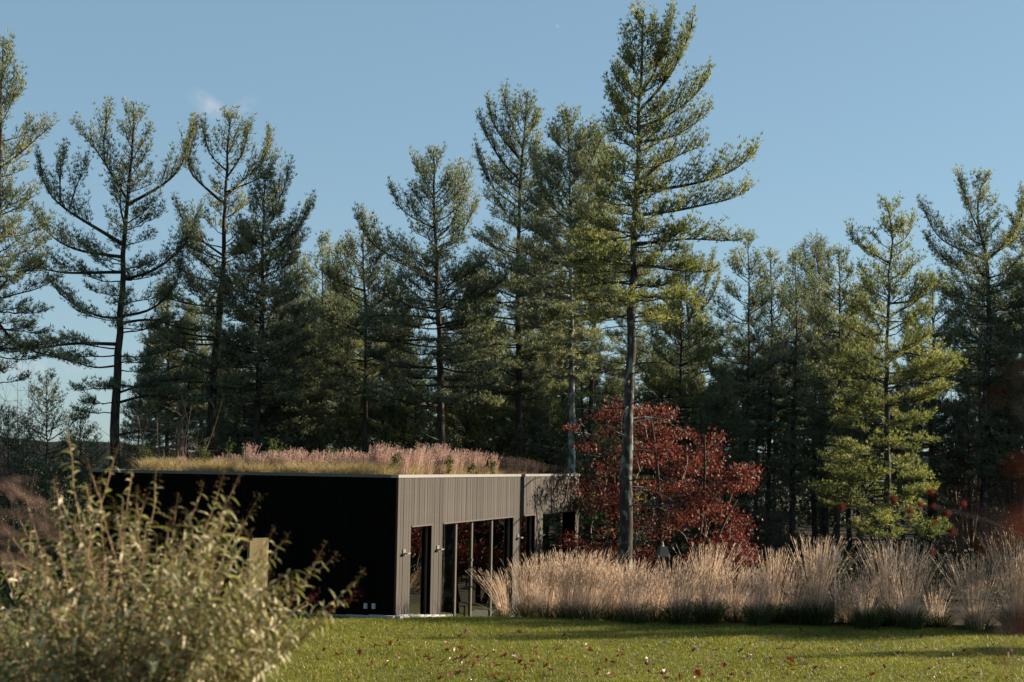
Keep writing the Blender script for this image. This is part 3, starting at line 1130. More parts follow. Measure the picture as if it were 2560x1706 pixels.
TREES['A'] = pine('pine_tree', 'tall pine cut by the left edge of the photo with ragged upswept branches', [(6, 98), (0, 300), (-8, 600), (-18, 1130)], 50, 0.24,
     [(100, 12, 14), (200, 40, 62), (260, 50, 60), (330, 60, 95), (400, 60, 70), (520, 70, 80), (600, 110, 120), (700, 130, 120), (780, 130, 100), (890, 140, 170), (960, 100, 30)], 21, rise=(60, 0), dens=1.1, needles='needles',
     limbs_px=[[(0, 420), (50, 385), (95, 345), (128, 318)], [(-5, 800), (40, 865), (120, 890), (180, 905)]])
TREES['B'] = pine('pine_tree', 'open crowned pine with wide candelabra limbs, nearest the left edge behind the roof', [(340, 262), (333, 400), (321, 520), (313, 640), (306, 760), (297, 900), (287, 1140)], 56, 0.27,
     [(262, 12, 16), (330, 38, 42), (420, 30, 60), (500, 40, 80), (620, 90, 90), (700, 120, 110), (800, 130, 110), (900, 120, 130), (1000, 110, 120), (1060, 90, 100)], 22, rise=(62, -6), dens=1.2, needles='needles', per=4, whorl=0.75, gapfac=0.25,
     limbs_px=[[(319, 504), (249, 389), (215, 345), (187, 324)], [(262, 405), (258, 350), (268, 300), (277, 272)], [(322, 515), (395, 470), (448, 427), (465, 370), (480, 312)],
               [(308, 615), (240, 570), (184, 538), (130, 500), (103, 460), (96, 398)], [(150, 510), (150, 450), (155, 400), (162, 380)], [(172, 530), (180, 480), (190, 440), (198, 395)],
               [(306, 645), (200, 628), (142, 607), (95, 565), (70, 520)], [(298, 682), (240, 682), (165, 686), (90, 670), (23, 644)],
               [(295, 797), (250, 795), (214, 778), (160, 745), (125, 700)], [(295, 862), (210, 858), (153, 862), (60, 880), (0, 885)], [(293, 915), (240, 922), (185, 905), (150, 890)],
               [(321, 701), (380, 685), (463, 629), (490, 580), (505, 530)], [(314, 793), (350, 785), (383, 778), (430, 740), (455, 690), (465, 633)], [(312, 810), (380, 795), (450, 822), (530, 830)],
               [(312, 985), (360, 960), (420, 950), (490, 945)], [(305, 1010), (370, 985), (440, 1000), (520, 1005)], [(300, 1090), (360, 1075), (430, 1085), (500, 1060)], [(318, 570), (300, 520), (303, 460), (312, 410)]])
TREES['C'] = pine('pine_tree', 'open topped pine with a pale upper trunk, second candelabra pine from the left', [(574, 283), (567, 380), (562, 460), (559, 560), (556, 700), (540, 850), (530, 1000), (522, 1140)], 58, 0.27,
     [(283, 12, 14), (340, 30, 40), (420, 30, 30), (520, 40, 60), (600, 110, 80), (700, 130, 100), (800, 150, 110), (900, 160, 120), (1000, 140, 120), (1070, 90, 90)], 23, rise=(62, -6), dens=1.2, needles='needles', per=4, whorl=0.7, gapfac=0.2,
     limbs_px=[[(559, 512), (505, 462), (467, 427), (478, 370), (492, 322)], [(563, 492), (612, 443), (650, 420), (668, 385), (670, 340)], [(565, 443), (590, 410), (612, 370), (614, 312)], [(563, 427), (530, 395), (515, 360), (511, 322)],
               [(540, 850), (500, 850), (440, 845), (380, 860)], [(556, 640), (500, 600), (460, 560), (440, 520)], [(520, 1000), (470, 985), (400, 1020), (340, 1060)], [(570, 480), (630, 455), (668, 440), (690, 400)]])
TREES['D'] = pine('pine_tree', 'dense dark pine with a pointed crown beside the second open topped pine', [(660, 420), (655, 560), (652, 750), (645, 950), (640, 1140)], 57, 0.22,
     [(420, 10, 12), (470, 25, 30), (540, 50, 60), (600, 70, 110), (680, 85, 110), (760, 110, 120), (860, 125, 130), (960, 120, 120), (1040, 100, 100)], 24, rise=(55, -4), dens=1.35, needles='needles', per=6, whorl=0.5,
     limbs_px=[[(662, 560), (700, 500), (715, 460), (722, 422)], [(658, 640), (720, 600), (755, 560), (780, 512)]], dead=[(2, 7, 14, 2.2)])
TREES['E'] = pine('pine_tree', 'smaller ragged pine between the dense dark pine and the tapering pine', [(912, 542), (905, 640), (912, 750), (915, 900), (912, 1140)], 60, 0.17,
     [(542, 10, 10), (590, 40, 40), (650, 60, 60), (720, 110, 80), (800, 120, 100), (900, 130, 120), (1000, 120, 120)], 25, rise=(58, -4), dens=1.2, needles='needles', per=5, dead=[(2, 6, 10, 2.0)])
TREES['F'] = pine('pine_tree', 'tapering bluish pine rising alone over the roof grasses in mid picture', [(1085, 383), (1086, 470), (1088, 560), (1092, 690), (1100, 880), (1106, 1140)], 57, 0.26,
     [(383, 10, 14), (440, 34, 60), (500, 60, 80), (560, 80, 85), (620, 120, 80), (690, 130, 130), (760, 150, 150), (850, 190, 160), (940, 200, 170), (1030, 170, 150)], 26, rise=(58, -6), dens=1.15, needles='needles_blue', per=5, whorl=0.6, bark='bark',
     limbs_px=[[(1081, 575), (1040, 550), (1006, 528), (985, 500), (978, 478)], [(1083, 500), (1060, 450), (1040, 415), (1031, 396)], [(1089, 602), (1133, 560), (1142, 519), (1155, 460), (1166, 417)],
               [(1090, 700), (1019, 659), (961, 637), (915, 600), (893, 545)], [(1092, 625), (1150, 590), (1175, 540), (1187, 507)], [(1103, 800), (1040, 790), (960, 788), (900, 800)], [(1108, 850), (1030, 850), (960, 855), (880, 845)]],
     dead=[(2, 8, 14, 2.2)])
TREES['G'] = pine('pine_tree', 'tall narrow pine with steep upswept branches left of the tallest pine', [(1318, 226), (1310, 330), (1298, 460), (1296, 620), (1297, 900), (1297, 1150)], 60, 0.24,
     [(226, 14, 20), (290, 40, 36), (370, 60, 50), (450, 80, 70), (520, 95, 70), (600, 110, 80), (700, 150, 100), (800, 170, 120), (900, 150, 120), (1000, 120, 110)], 27, rise=(66, -4), dens=1.1, needles='needles_blue', per=5, whorl=0.55,
     limbs_px=[[(1298, 450), (1250, 400), (1215, 340), (1196, 300)], [(1300, 400), (1250, 340), (1225, 295), (1222, 262)], [(1303, 370), (1280, 310), (1262, 260), (1260, 236)], [(1296, 520), (1230, 470), (1200, 410), (1192, 380)]],
     dead=[(2, 8, 16, 2.4)])
TREES['H'] = pine('pine_tree', 'broad dense pine on a pale lichen grey trunk close by the tallest pine', [(1420, 288), (1424, 420), (1426, 640), (1428, 900), (1428, 1190)], 56, 0.20,
     [(288, 14, 18), (340, 40, 70), (400, 60, 100), (480, 90, 110), (560, 110, 120), (640, 130, 120), (720, 150, 120), (800, 160, 100), (880, 120, 80), (940, 70, 60)], 28, rise=(58, -6), dens=1.4, needles='needles', bark='bark_pale', per=6, whorl=0.5,
     limbs_px=[[(1423, 470), (1470, 420), (1495, 380), (1502, 345)], [(1425, 560), (1360, 500), (1340, 440), (1335, 390)]], dead=[(1.5, 7.5, 26, 2.4)])
TREES['I'] = pine('pine_tree', 'tallest pine with long sweeping limbs on its right side standing before the red oak', [(1608, 28), (1605, 120), (1597, 290), (1594, 470), (1584, 610), (1580, 720), (1571, 1000), (1562, 1440)], 45.5, 0.26,
     [(30, 10, 14), (64, 38, 36), (120, 45, 60), (200, 65, 80), (300, 85, 70), (380, 80, 70), (450, 110, 70), (540, 130, 90), (620, 150, 130), (700, 160, 130), (780, 140, 120), (840, 90, 90)], 29, rise=(60, -8), dens=1.65, needles='needles_olive', bark='bark_lichen', per=5, whorl=0.5, size=0.165, bare=0.25,
     limbs_px=[[(1600, 281), (1642, 232), (1690, 170), (1728, 74)], [(1604, 240), (1640, 180), (1665, 110), (1680, 50)], [(1602, 321), (1660, 296), (1722, 254), (1755, 220), (1774, 187)], [(1602, 357), (1682, 344), (1736, 312), (1774, 277)],
               [(1602, 470), (1642, 415), (1700, 385), (1763, 357)], [(1602, 482), (1700, 466), (1760, 452), (1807, 438), (1860, 410), (1893, 376)], [(1600, 540), (1660, 530), (1718, 520), (1780, 504), (1835, 495), (1880, 466)],
               [(1592, 610), (1660, 605), (1718, 594), (1790, 600), (1852, 600)], [(1584, 660), (1630, 664), (1672, 676), (1740, 679), (1788, 679)], [(1582, 712), (1645, 715), (1690, 735), (1722, 755), (1755, 798)],
               [(1578, 712), (1530, 705), (1480, 712), (1430, 725)], [(1580, 660), (1520, 640), (1470, 650), (1420, 670)], [(1600, 330), (1560, 300), (1535, 250), (1528, 215)], [(1578, 800), (1530, 790), (1490, 810)], [(1576, 795), (1640, 785), (1700, 800)]],
     dead=[(3.5, 9.5, 30, 2.6)])
TREES['I2'] = pine('pine_tree', 'dark slender pine trunk standing between the grey trunk and the tallest pine', [(1500, 330), (1492, 500), (1488, 760), (1478, 1000), (1470, 1200)], 60, 0.17,
     [(330, 10, 12), (400, 40, 40), (500, 70, 60), (600, 80, 70), (720, 90, 80), (840, 100, 90), (960, 90, 90), (1060, 70, 70)], 30, rise=(50, -6), dens=0.95, needles='needles_olive', per=4, whorl=0.8, dead=[(2, 7, 18, 2.2)])
TREES['J'] = pine('pine_tree', 'sunlit pine with tiered yellow green boughs down to the reeds', [(2208, 496), (2236, 560), (2232, 600), (2222, 660), (2218, 800), (2216, 950), (2218, 1215), (2219, 1390)], 57, 0.18,
     [(496, 10, 14), (545, 22, 44), (590, 60, 20), (640, 60, 50), (690, 90, 70), (760, 100, 90), (840, 110, 100), (900, 110, 150), (960, 110, 170), (1020, 140, 90), (1090, 160, 80), (1160, 180, 70), (1230, 150, 110), (1290, 190, 80), (1345, 80, 150)], 31, rise=(50, -4), dens=1.25, needles='needles_olive', bark='bark_lichen', per=5, whorl=0.62, lo=0.6,
     limbs_px=[[(2222, 660), (2190, 640), (2150, 622), (2130, 600), (2122, 585)], [(2228, 620), (2262, 600), (2280, 575), (2282, 550)], [(2218, 760), (2280, 755), (2330, 730), (2370, 720)], [(2217, 880), (2280, 885), (2330, 900), (2380, 905)], [(2218, 1160), (2160, 1165), (2100, 1155), (2055, 1150)], [(2218, 1240), (2140, 1245), (2070, 1240), (2025, 1215)], [(2218, 1310), (2280, 1320), (2330, 1320), (2352, 1305)], [(2218, 1320), (2180, 1325), (2140, 1310)]])
TREES['K'] = pine('pine_tree', 'fork topped pine with a long bare lichen trunk near the right edge', [(2473, 434), (2440, 480), (2445, 560), (2470, 620), (2476, 700), (2472, 850), (2467, 1000), (2462, 1400)], 66, 0.29,
     [(434, 14, 14), (490, 20, 40), (560, 40, 70), (620, 90, 90), (700, 130, 110), (780, 130, 110), (860, 120, 110), (930, 100, 100), (985, 70, 80)], 32, rise=(56, -4), dens=1.15, needles='needles', bark='bark_lichen', per=5, whorl=0.58,
     limbs_px=[[(2450, 590), (2425, 520), (2412, 470), (2404, 440)], [(2469, 649), (2419, 633), (2350, 603), (2320, 560), (2301, 512)], [(2468, 690), (2400, 670), (2340, 650), (2302, 600)], [(2475, 650), (2530, 600), (2555, 540), (2560, 490)], [(2474, 720), (2530, 700), (2580, 690)], [(2472, 780), (2530, 770), (2600, 760)]],
     dead=[(2.0, 8.5, 34, 2.6)])
TREES['L'] = pine('pine_tree', 'dense pine cut off by the right edge of the photo', [(2570, 478), (2585, 620), (2592, 900), (2595, 1390)], 68, 0.24,
     [(478, 14, 14), (530, 40, 40), (600, 60, 70), (700, 80, 90), (800, 110, 120), (900, 130, 130), (1000, 120, 120)], 33, rise=(58, -4), dens=1.2, needles='needles', per=5)
TREES['J2'] = pine('pine_tree', 'shorter dark pine tucked against the left side of the sunlit tiered pine', [(2098, 628), (2100, 760), (2098, 950), (2090, 1380)], 60, 0.17,
     [(628, 10, 14), (680, 40, 50), (760, 70, 70), (850, 80, 80), (950, 95, 90), (1050, 90, 80)], 34, rise=(55, -6), dens=1.25, needles='needles', per=5, dead=[(2, 7, 20, 2.2)])

# denser pines a little further back; each stands on its own
back = [
    (1868, 592, 66, 'needles_blue', 'leftmost bluish pine of the low group right of the tallest pine', 90, 70),
    (1925, 632, 68, 'needles_blue', 'second bluish pine of the low group right of the tallest pine', 80, 80),
    (1985, 640, 67, 'needles_blue', 'third bluish pine of the low group right of the tallest pine', 80, 85),
    (2038, 700, 70, 'needles', 'last and lowest pine of the group right of the tallest pine', 70, 70),
    (805, 596, 68, 'needles', 'mid height pine just right of the dense dark pine', 70, 65),
    (852, 622, 66, 'needles_blue', 'mid height pine between the dense dark pine and the small ragged pine', 60, 70),
    (742, 640, 70, 'needles', 'mid height pine close behind the dense dark pine', 80, 80),
    (985, 712, 68, 'needles_olive', 'low olive pine in the gap left of the tapering bluish pine', 110, 100),
    (1195, 690, 68, 'needles', 'low pine in the gap right of the tapering bluish pine', 100, 110),
    (1700, 720, 66, 'needles_olive', 'olive pine showing under the long limbs of the tallest pine', 110, 110),
    (2330, 690, 70, 'needles', 'pine filling the gap between the sunlit tiered pine and the fork topped pine', 90, 90),
    (1370, 640, 70, 'needles_olive', 'olive pine behind the pale lichen grey trunk', 100, 100),
    (420, 700, 70, 'needles', 'dim pine seen between the two open topped pines', 70, 80),
    (470, 900, 66, 'needles_olive', 'young olive pine between the two open topped pines', 70, 70),
]
for k_, (px, py, D, nd, lab, lw, rw) in enumerate(back):
    h_ = 1150 - py
    pr = [(py, 8, 10), (py + 0.10 * h_, 0.45 * lw, 0.45 * rw), (py + 0.25 * h_, 0.8 * lw, 0.75 * rw), (py + 0.5 * h_, 1.0 * lw, 1.1 * rw), (py + 0.75 * h_, 1.05 * lw, rw), (py + 0.92 * h_, 0.8 * lw, 0.9 * rw)]
    pine('pine_tree', lab, [(px, py), (px + 4, py + 0.4 * h_), (px - 4, 1160)], D, 0.16, pr, 60 + k_, rise=(60, -4), dens=1.15, needles=nd, per=5, whorl=0.75, k=6, size=0.22, own_limbs=False)

# young pines under the tall ones
young = [
    (1165, 940, 63, 'needles_olive', 'young olive pine over the roof between two dark trunks'),
    (1235, 985, 62, 'needles_olive', 'young olive pine right of the roof grasses, left of the dark trunk'),
    (1040, 960, 62, 'needles_olive', 'young olive pine behind the tapering bluish pine'),
    (860, 1010, 62, 'needles_olive', 'young pine in the dark gap over the pink roof grasses'),
    (760, 1040, 63, 'needles', 'small dark pine low behind the pink roof grasses'),
    (1370, 1010, 64, 'needles_olive', 'young olive pine left of the pale lichen grey trunk'),
    (1500, 1060, 58, 'needles_olive', 'young olive pine beside the porch opening'),
    (118, 935, 66, 'needles', 'slim young pine at the far left against the pale sky'),
    (25, 1020, 62, 'needles', 'young dark pine at the left edge under the big pine'),
    (200, 1035, 62, 'needles', 'low young pine left of the candelabra trunk'),
    (1760, 1010, 64, 'needles', 'young pine just right of the red oak'),
    (1850, 1050, 66, 'needles', 'young pine in the dark wood right of the red oak'),
    (2395, 1010, 72, 'needles', 'young dark pine in front of the bare pinkish trees'),
]
for k_, (px, py, D, nd, lab) in enumerate(young):
    hb = at(px, py, D).z - float(ground_z(at(px, py, D).x, D))
    hpx = hb / D * FPX
    w_ = 0.20 * hpx + 12
    pr = [(py, 5, 5), (py + 0.15 * hpx, 0.5 * w_, 0.5 * w_), (py + 0.4 * hpx, w_, w_), (py + 0.7 * hpx, 1.2 * w_, 1.2 * w_), (py + 0.92 * hpx, 1.0 * w_, 1.0 * w_)]
    pine('young_pine', lab, [(px, py), (px, py + 0.5 * hpx), (px, py + hpx)], D, 0.07, pr, 90 + k_, rise=(48, 2), dens=0.62, needles=nd, per=5, whorl=0.5, k=5, size=0.21, own_limbs=False, lo=0.7, group='young pines under the tall trees')


# ------------------------------------------------------------------ the wood further back: copies of whole pines
def plant_copy(src, x, y, label, rz, sc):
    """the same pine again, its limbs kept as one part"""
    tr_me, allw, cr_me, bark = WHOLE[src.name]
    if not isinstance(allw, bpy.types.Mesh):
        allw = allw.mesh('limbs', bark)
        WHOLE[src.name] = (tr_me, allw, cr_me, bark)
    c = thing('pine_tree', label, 'tree', (x, y, float(ground_z(x, y))), rz, 'pines of the wood further back')
    c.scale = (sc, sc, sc)
    for nm, me in (('trunk', tr_me), ('limbs', allw), ('crown', cr_me)):
        link(nm, me, c)
    return c


rng = np.random.default_rng(77)
deep = []
for k_ in range(54):
    for _try in range(30):
        Yd = rng.uniform(74, 118)
        Xd = rng.uniform(-0.245, 0.80) * Yd
        if all((Xd - a) ** 2 + (Yd - b) ** 2 > 9.5 for a, b in deep):
            break
    deep.append((Xd, Yd))
    src = TREES[['D', 'E', 'J2', 'F', 'G', 'D', 'E'][k_ % 7]]
    plant_copy(src, Xd, Yd, 'dim pine standing among others in the wood behind the front rows', rng.uniform(0, 6.28), rng.uniform(0.72, 1.0))
# the wood goes on beyond the right edge of the picture, some pines nearer the lawn
for (x, y, s_, sc) in [(27, 71, 'D', 0.95), (32, 75, 'F', 1.0), (39, 78, 'G', 0.9), (25, 76, 'E', 1.0), (46, 82, 'D', 1.0), (31, 82, 'J2', 1.0), (56, 86, 'G', 1.0),
                     (29, 66, 'D', 1.0), (33.5, 69.5, 'H', 0.95), (37, 68.5, 'F', 1.0), (42, 72, 'D', 1.05), (48, 73, 'H', 0.95), (54, 76, 'D', 1.0),
                     (26, 39.5, 'E', 0.66), (22, 33.6, 'J2', 0.40), (31, 43.5, 'C', 0.55)]:
    c = plant_copy(TREES[s_], x, y, 'pine standing beyond the right edge of the picture beside the lawn', rng.uniform(0, 6.28), sc)
    c['group'] = 'pines beyond the right edge'


# shorter pines filling the wood between the tall trunks
rng = np.random.default_rng(76)
for k_, px in enumerate([560, 640, 720, 790, 870, 950, 1010, 1130, 1210, 1290, 1345, 1455, 1540, 1650, 1740, 1830, 1900, 1980, 2060, 2150, 2270, 2350, 2430, 2530, 395, 500, 600, 345, 680, 750]):
    D = rng.uniform(62.5, 72)
    p = at(px + rng.uniform(-15, 15), 1100, D)
    c = plant_copy(TREES[['D', 'F', 'J2', 'D', 'H'][k_ % 5]], p.x, D, 'short full pine filling the gaps between the tall trunks', rng.uniform(0, 6.28), rng.uniform(0.50, 0.68))
    c['group'] = 'short pines between the tall trunks'
# a far wood that reads as one mass between the trunks
rng = np.random.default_rng(78)
fw = Acc()
wx = rng.uniform(-38, 150, 460)
wy = rng.uniform(118, 150, 460)
for x, y in zip(wx, wy):
    hgt = rng.uniform(4, 11.5) * (0.55 if x / y < -0.24 else 1.0)
    gz = float(ground_z(x, y))
    n = 100
    u = rng.uniform(0.02, 1, n)
    rad = (1.05 - u ** 1.3) * rng.uniform(1.2, 2.4)
    a_ = rng.uniform(0, 6.28, n)
    P = np.stack([x + np.cos(a_) * rad * rng.uniform(0.3, 1, n), y + np.sin(a_) * rad, gz + u * hgt], 1)
    V, Q = tufts(P, rng.normal(0, 0.8, (n, 3)) + np.array([0, 0, 0.5]), np.full(n, 0.55), rng, 3, 0.16, 1.0)
    fw.add(V, t=Q)
tag(link('far_wood', fw.mesh('far_wood', 'green_shrub')), 'dark far wood showing between the pine trunks', 'wood', kind='stuff')


# low undergrowth covering the floor of the wood
rng = np.random.default_rng(79)
ug = Acc()
for k in range(620):
    y = rng.uniform(51, 92)
    x = rng.uniform(-0.36, 0.66) * y
    lo_ = Vector((x, y, 0)) - CORNER
    if lo_.dot(U) < LX + 1.2 and -1.2 < lo_.dot(Vector((-U.y, U.x, 0))) < LY + 1.2:
        continue
    gz = float(ground_z(x, y))
    hgt = rng.uniform(0.5, 1.7)
    rad = rng.uniform(0.5, 1.3)
    n = 75
    a_ = rng.uniform(0, 6.28, n)
    u = rng.uniform(0, 1, n)
    rr_ = rad * np.sqrt(rng.uniform(0, 1, n)) * (1 - 0.5 * u)
    P = np.stack([x + np.cos(a_) * rr_, y + np.sin(a_) * rr_, gz + u * hgt], 1)
    V, Q = tufts(P, rng.normal(0, 0.8, (n, 3)) + np.array([0, 0, 0.5]), np.full(n, 0.22), rng, 3, 0.04, 1.0)
    ug.add(V, t=Q)
tag(link('undergrowth', ug.mesh('undergrowth', 'green_shrub')), 'low dark undergrowth on the floor of the wood', 'undergrowth', kind='stuff')


# ------------------------------------------------------------------ red oak
def oak():
    rng = np.random.default_rng(101)
    D = 49.0
    base = at(1655, 1420, D)
    bz = float(ground_z(base.x, D))
    org = np.array([base.x, D, bz])
    root = thing('red_oak', 'red oak in russet leaf behind the reeds and the tallest pine trunk', 'tree', tuple(org))
    stems = [[(1655, 1420), (1650, 1300), (1640, 1150), (1620, 1030)], [(1720, 1420), (1745, 1330), (1752, 1200), (1745, 1090)], [(1640, 1420), (1560, 1320), (1500, 1220), (1470, 1190)], [(1730, 1420), (1810, 1310), (1850, 1250)]]
    for s in stems:
        P = np.array([[*at(px, py, D)] for px, py in s])
        P[:, 1] += np.linspace(0, rng.normal(0, 0.8), len(P))
        P[0, 2] = bz - 0.1
        a = Acc()
        a.tube(resample(P, 12) - org, np.linspace(0.11, 0.03, 12), 7)
        part('trunk', a, 'bark', root, True)
    # leaf layers: (px, py, half width px, half height px, weight)
    cl = [(1560, 1035, 55, 22, 1), (1620, 1040, 60, 28, 1.3), (1600, 1075, 80, 28, 1.6), (1690, 1085, 55, 25, 1.2), (1580, 1120, 60, 22, 1), (1660, 1120, 60, 22, 1.1), (1735, 1140, 55, 32, 0.9), (1790, 1120, 45, 38, 0.8),
          (1620, 1150, 60, 18, 0.7), (1720, 1180, 60, 25, 1.0), (1810, 1175, 55, 30, 1.0), (1850, 1195, 30, 25, 0.7), (1640, 1210, 70, 25, 1.2), (1560, 1215, 50, 30, 0.9), (1720, 1230, 65, 28, 1.3), (1800, 1215, 55, 20, 0.9),
          (1640, 1255, 80, 22, 1.2), (1740, 1275, 70, 22, 1.3), (1800, 1285, 55, 22, 1.0), (1560, 1270, 50, 25, 0.8), (1690, 1300, 60, 20, 1.0), (1840, 1315, 45, 32, 1.0), (1620, 1320, 50, 22, 0.7), (1850, 1360, 40, 30, 1.1), (1800, 1345, 50, 22, 0.9),
          (1600, 1385, 40, 22, 0.9), (1560, 1400, 50, 25, 0.8), (1760, 1395, 60, 22, 0.9), (1830, 1400, 60, 22, 1.0), (1900, 1395, 35, 18, 0.6), (1700, 1410, 50, 18, 0.6),
          (1500, 1210, 60, 22, 0.9), (1465, 1230, 50, 30, 0.7), (1520, 1175, 35, 20, 0.5), (1500, 1275, 50, 20, 0.6), (1480, 1345, 55, 22, 0.8), (1520, 1370, 60, 25, 1.0), (1460, 1385, 40, 18, 0.5), (1430, 1060, 20, 10, 0.15), (1540, 1010, 30, 14, 0.4), (1465, 1110, 30, 14, 0.3)]
    P_, S_ = [], []
    mp = D / FPX
    for (px, py, hw, hh, w) in cl:
        n = int(510 * w)
        c = np.array([*at(px, py, D)])
        c[1] += rng.uniform(-0.9, 2.2)
        # several sprays in each layer
        for s in range(5):
            cc = c + np.array([rng.uniform(-1.0, 1.0) * hw * mp, rng.uniform(-0.9, 0.9), rng.uniform(-0.8, 0.8) * hh * mp])
            m = n // 5
            r = rng.normal(0, 1, (m, 3)) * np.array([0.34 * hw * mp, 0.36, 0.36 * hh * mp])
            r[:, 2] -= 0.10 * np.hypot(r[:, 0], r[:, 1])
            P_.append(cc + r)
        a = Acc()
        st = np.array([*at(px + rng.uniform(-40, 40), py + 60, D)])
        a.tube(resample(np.array([st, 0.5 * (st + c) + rng.normal(0, 0.1, 3), c + rng.normal(0, 0.15, 3)]), 7) - org, np.linspace(0.03, 0.008, 7), 4)
        part('limb', a, 'twig', root)
    P = np.concatenate(P_)
    n = len(P)
    L = rng.uniform(0.07, 0.135, n)
    d = nrm(rng.normal(0, 0.7, (n, 3)) + np.array([0, 0, -0.75]))
    s = nrm(np.cross(d, rng.normal(size=(n, 3))))
    nn = np.cross(d, s)
    # lobed leaf: narrow base, wide shoulders, notch, tip ; bent along the midrib
    prof = [(0.0, 0.02), (0.30, 0.16), (0.42, 0.42), (0.55, 0.18), (0.72, 0.36), (0.85, 0.13), (1.0, 0.0)]
    V = []
    for (u, w) in prof:
        mid = P + d * (u * L)[:, None] + nn * (0.15 * L * u * u)[:, None]
        V.append(mid + s * (w * L)[:, None] + nn * (0.25 * w * L)[:, None])
        V.append(mid - s * (w * L)[:, None] + nn * (0.25 * w * L)[:, None])
    V = np.stack(V, 1)
    q = np.array([[2 * i, 2 * i + 1, 2 * i + 3, 2 * i + 2] for i in range(6)])
    idx = np.arange(n)[:, None, None] * 14 + q[None]
    cr = Acc()
    cr.add((V - org).reshape(-1, 3), q=idx.reshape(-1, 4))
    part('crown', cr, 'oak_leaf', root)


oak()


# ------------------------------------------------------------------ bare bushes and understory shrubs
def bare_bush(name, label, px, py_top, D, spread, n, mat, seed, cat='bush', group=None, twigs=9, r0=0.02):
    rng = np.random.default_rng(seed)
    p = at(px, py_top, D)
    bz = float(ground_z(p.x, D))
    H = p.z - bz
    root = thing(name, label, cat, (p.x, D, bz), 0, group)
    st, tw = Acc(), Acc()
    for k in range(n):
        a = rng.uniform(0, 6.28)
        tip = np.array([math.cos(a) * spread * rng.uniform(0.1, 1), math.sin(a) * spread * rng.uniform(0.1, 1), H * rng.uniform(0.6, 1.0)])
        b = np.array([rng.normal(0, 0.15), rng.normal(0, 0.15), -0.1])
        P = bez(b, np.array([tip[0] * 0.35, tip[1] * 0.35, tip[2] * 0.5]) + rng.normal(0, 0.12, 3), tip, 9)
        P[1:-1] += rng.normal(0, 0.03, (7, 3))
        st.tube(P, np.linspace(r0, 0.005, 9), 4)
        for t in range(twigs):
            i = rng.integers(3, 9)
            d = nrm(rng.normal(0, 1, 3) + np.array([0, 0, 0.8]))
            l = H * rng.uniform(0.06, 0.22)
            q = P[i] + d * l + rng.normal(0, 0.05, 3)
            tw.tube([P[i], P[i] + d * l * 0.5, q], [0.007, 0.005, 0.003], 3)
            for u in range(2):
                e = nrm(d + rng.normal(0, 0.5, 3))
                tw.tube([P[i] + d * l * 0.5, P[i] + d * l * 0.5 + e * l * 0.5], [0.005, 0.0025], 3)
    part('stems', st, mat, root)
    part('twigs', tw, mat, root)
    return root


bare_bush('bare_bush', 'leafless tan bush with upright forked stems behind the left end of the roof grasses', 450, 985, 50, 1.7, 22, 'twig_tan', 1, r0=0.045)
bare_bush('bare_bush', 'leafless grey bush just left of the forked tan bush', 345, 1040, 52, 1.6, 22, 'twig', 2, r0=0.025)
bare_bush('bare_tree', 'leafless pinkish tree behind the fork topped pine, left of its trunk', 2405, 850, 68, 2.2, 26, 'twig_tan', 3, 'tree', twigs=16, r0=0.05)
bare_bush('bare_tree', 'leafless twiggy tree at the right edge behind the fork topped pine', 2530, 870, 66, 2.6, 28, 'twig', 4, 'tree', twigs=16, r0=0.05)
bare_bush('bare_tree', 'drooping leafless tan shrub low beside the long bare trunk', 2520, 1080, 70, 1.9, 24, 'twig', 5, 'bush', twigs=14, r0=0.025)
bare_bush('bare_tree', 'thin leafless tree at the far left against the pale sky', 66, 900, 64, 1.5, 9, 'twig', 6, 'tree', twigs=10, r0=0.03)
bare_bush('bare_tree', 'leafless dark sapling at the left edge below the big pine', 20, 1010, 60, 1.6, 14, 'twig', 8, 'tree', twigs=12, r0=0.03)
bare_bush('bare_bush', 'leafless tan brush in the dark wood right of the red oak', 1935, 1180, 62, 2.0, 20, 'twig', 7, r0=0.02)


def leafy_shrub(name, label, px, py_top, D, rad, n, mat, seed, leaf=0.06, cat='bush', group=None):
    rng = np.random.default_rng(seed)
    p = at(px, py_top, D)
    bz = float(ground_z(p.x, D))
    H = p.z - bz
    root = thing(name, label, cat, (p.x, D, bz), 0, group)
    st = Acc()
    P_ = []
    for k in range(26):
        a = rng.uniform(0, 6.28)
        r = rad * rng.uniform(0.15, 0.95)
        tip = np.array([math.cos(a) * r, math.sin(a) * r, H * (1 - 0.45 * (r / rad) ** 2) * rng.uniform(0.6, 1)])
        P = bez(np.array([0, 0, -0.1]), np.array([tip[0] * 0.4, tip[1] * 0.4, tip[2] * 0.6]), tip, 8)
        st.tube(P, np.linspace(0.018, 0.005, 8), 4)
        m = n // 26
        i = rng.integers(2, 8, m)
        P_.append(P[i] + rng.normal(0, 1, (m, 3)) * np.array([0.16, 0.16, 0.13]) * rad)
    P = np.concatenate(P_)
    P[:, 2] = np.maximum(P[:, 2], 0.03)
    V, Q = tufts(P, rng.normal(0, 0.7, P.shape) + np.array([0, 0, 0.6]), np.full(len(P), leaf) * rng.uniform(0.7, 1.3, len(P)), rng, 4, leaf * 0.22, 1.2)
    a = Acc()
    a.add(V, t=Q)
    part('stems', st, 'twig', root)
    part('foliage', a, mat, root)
    return root


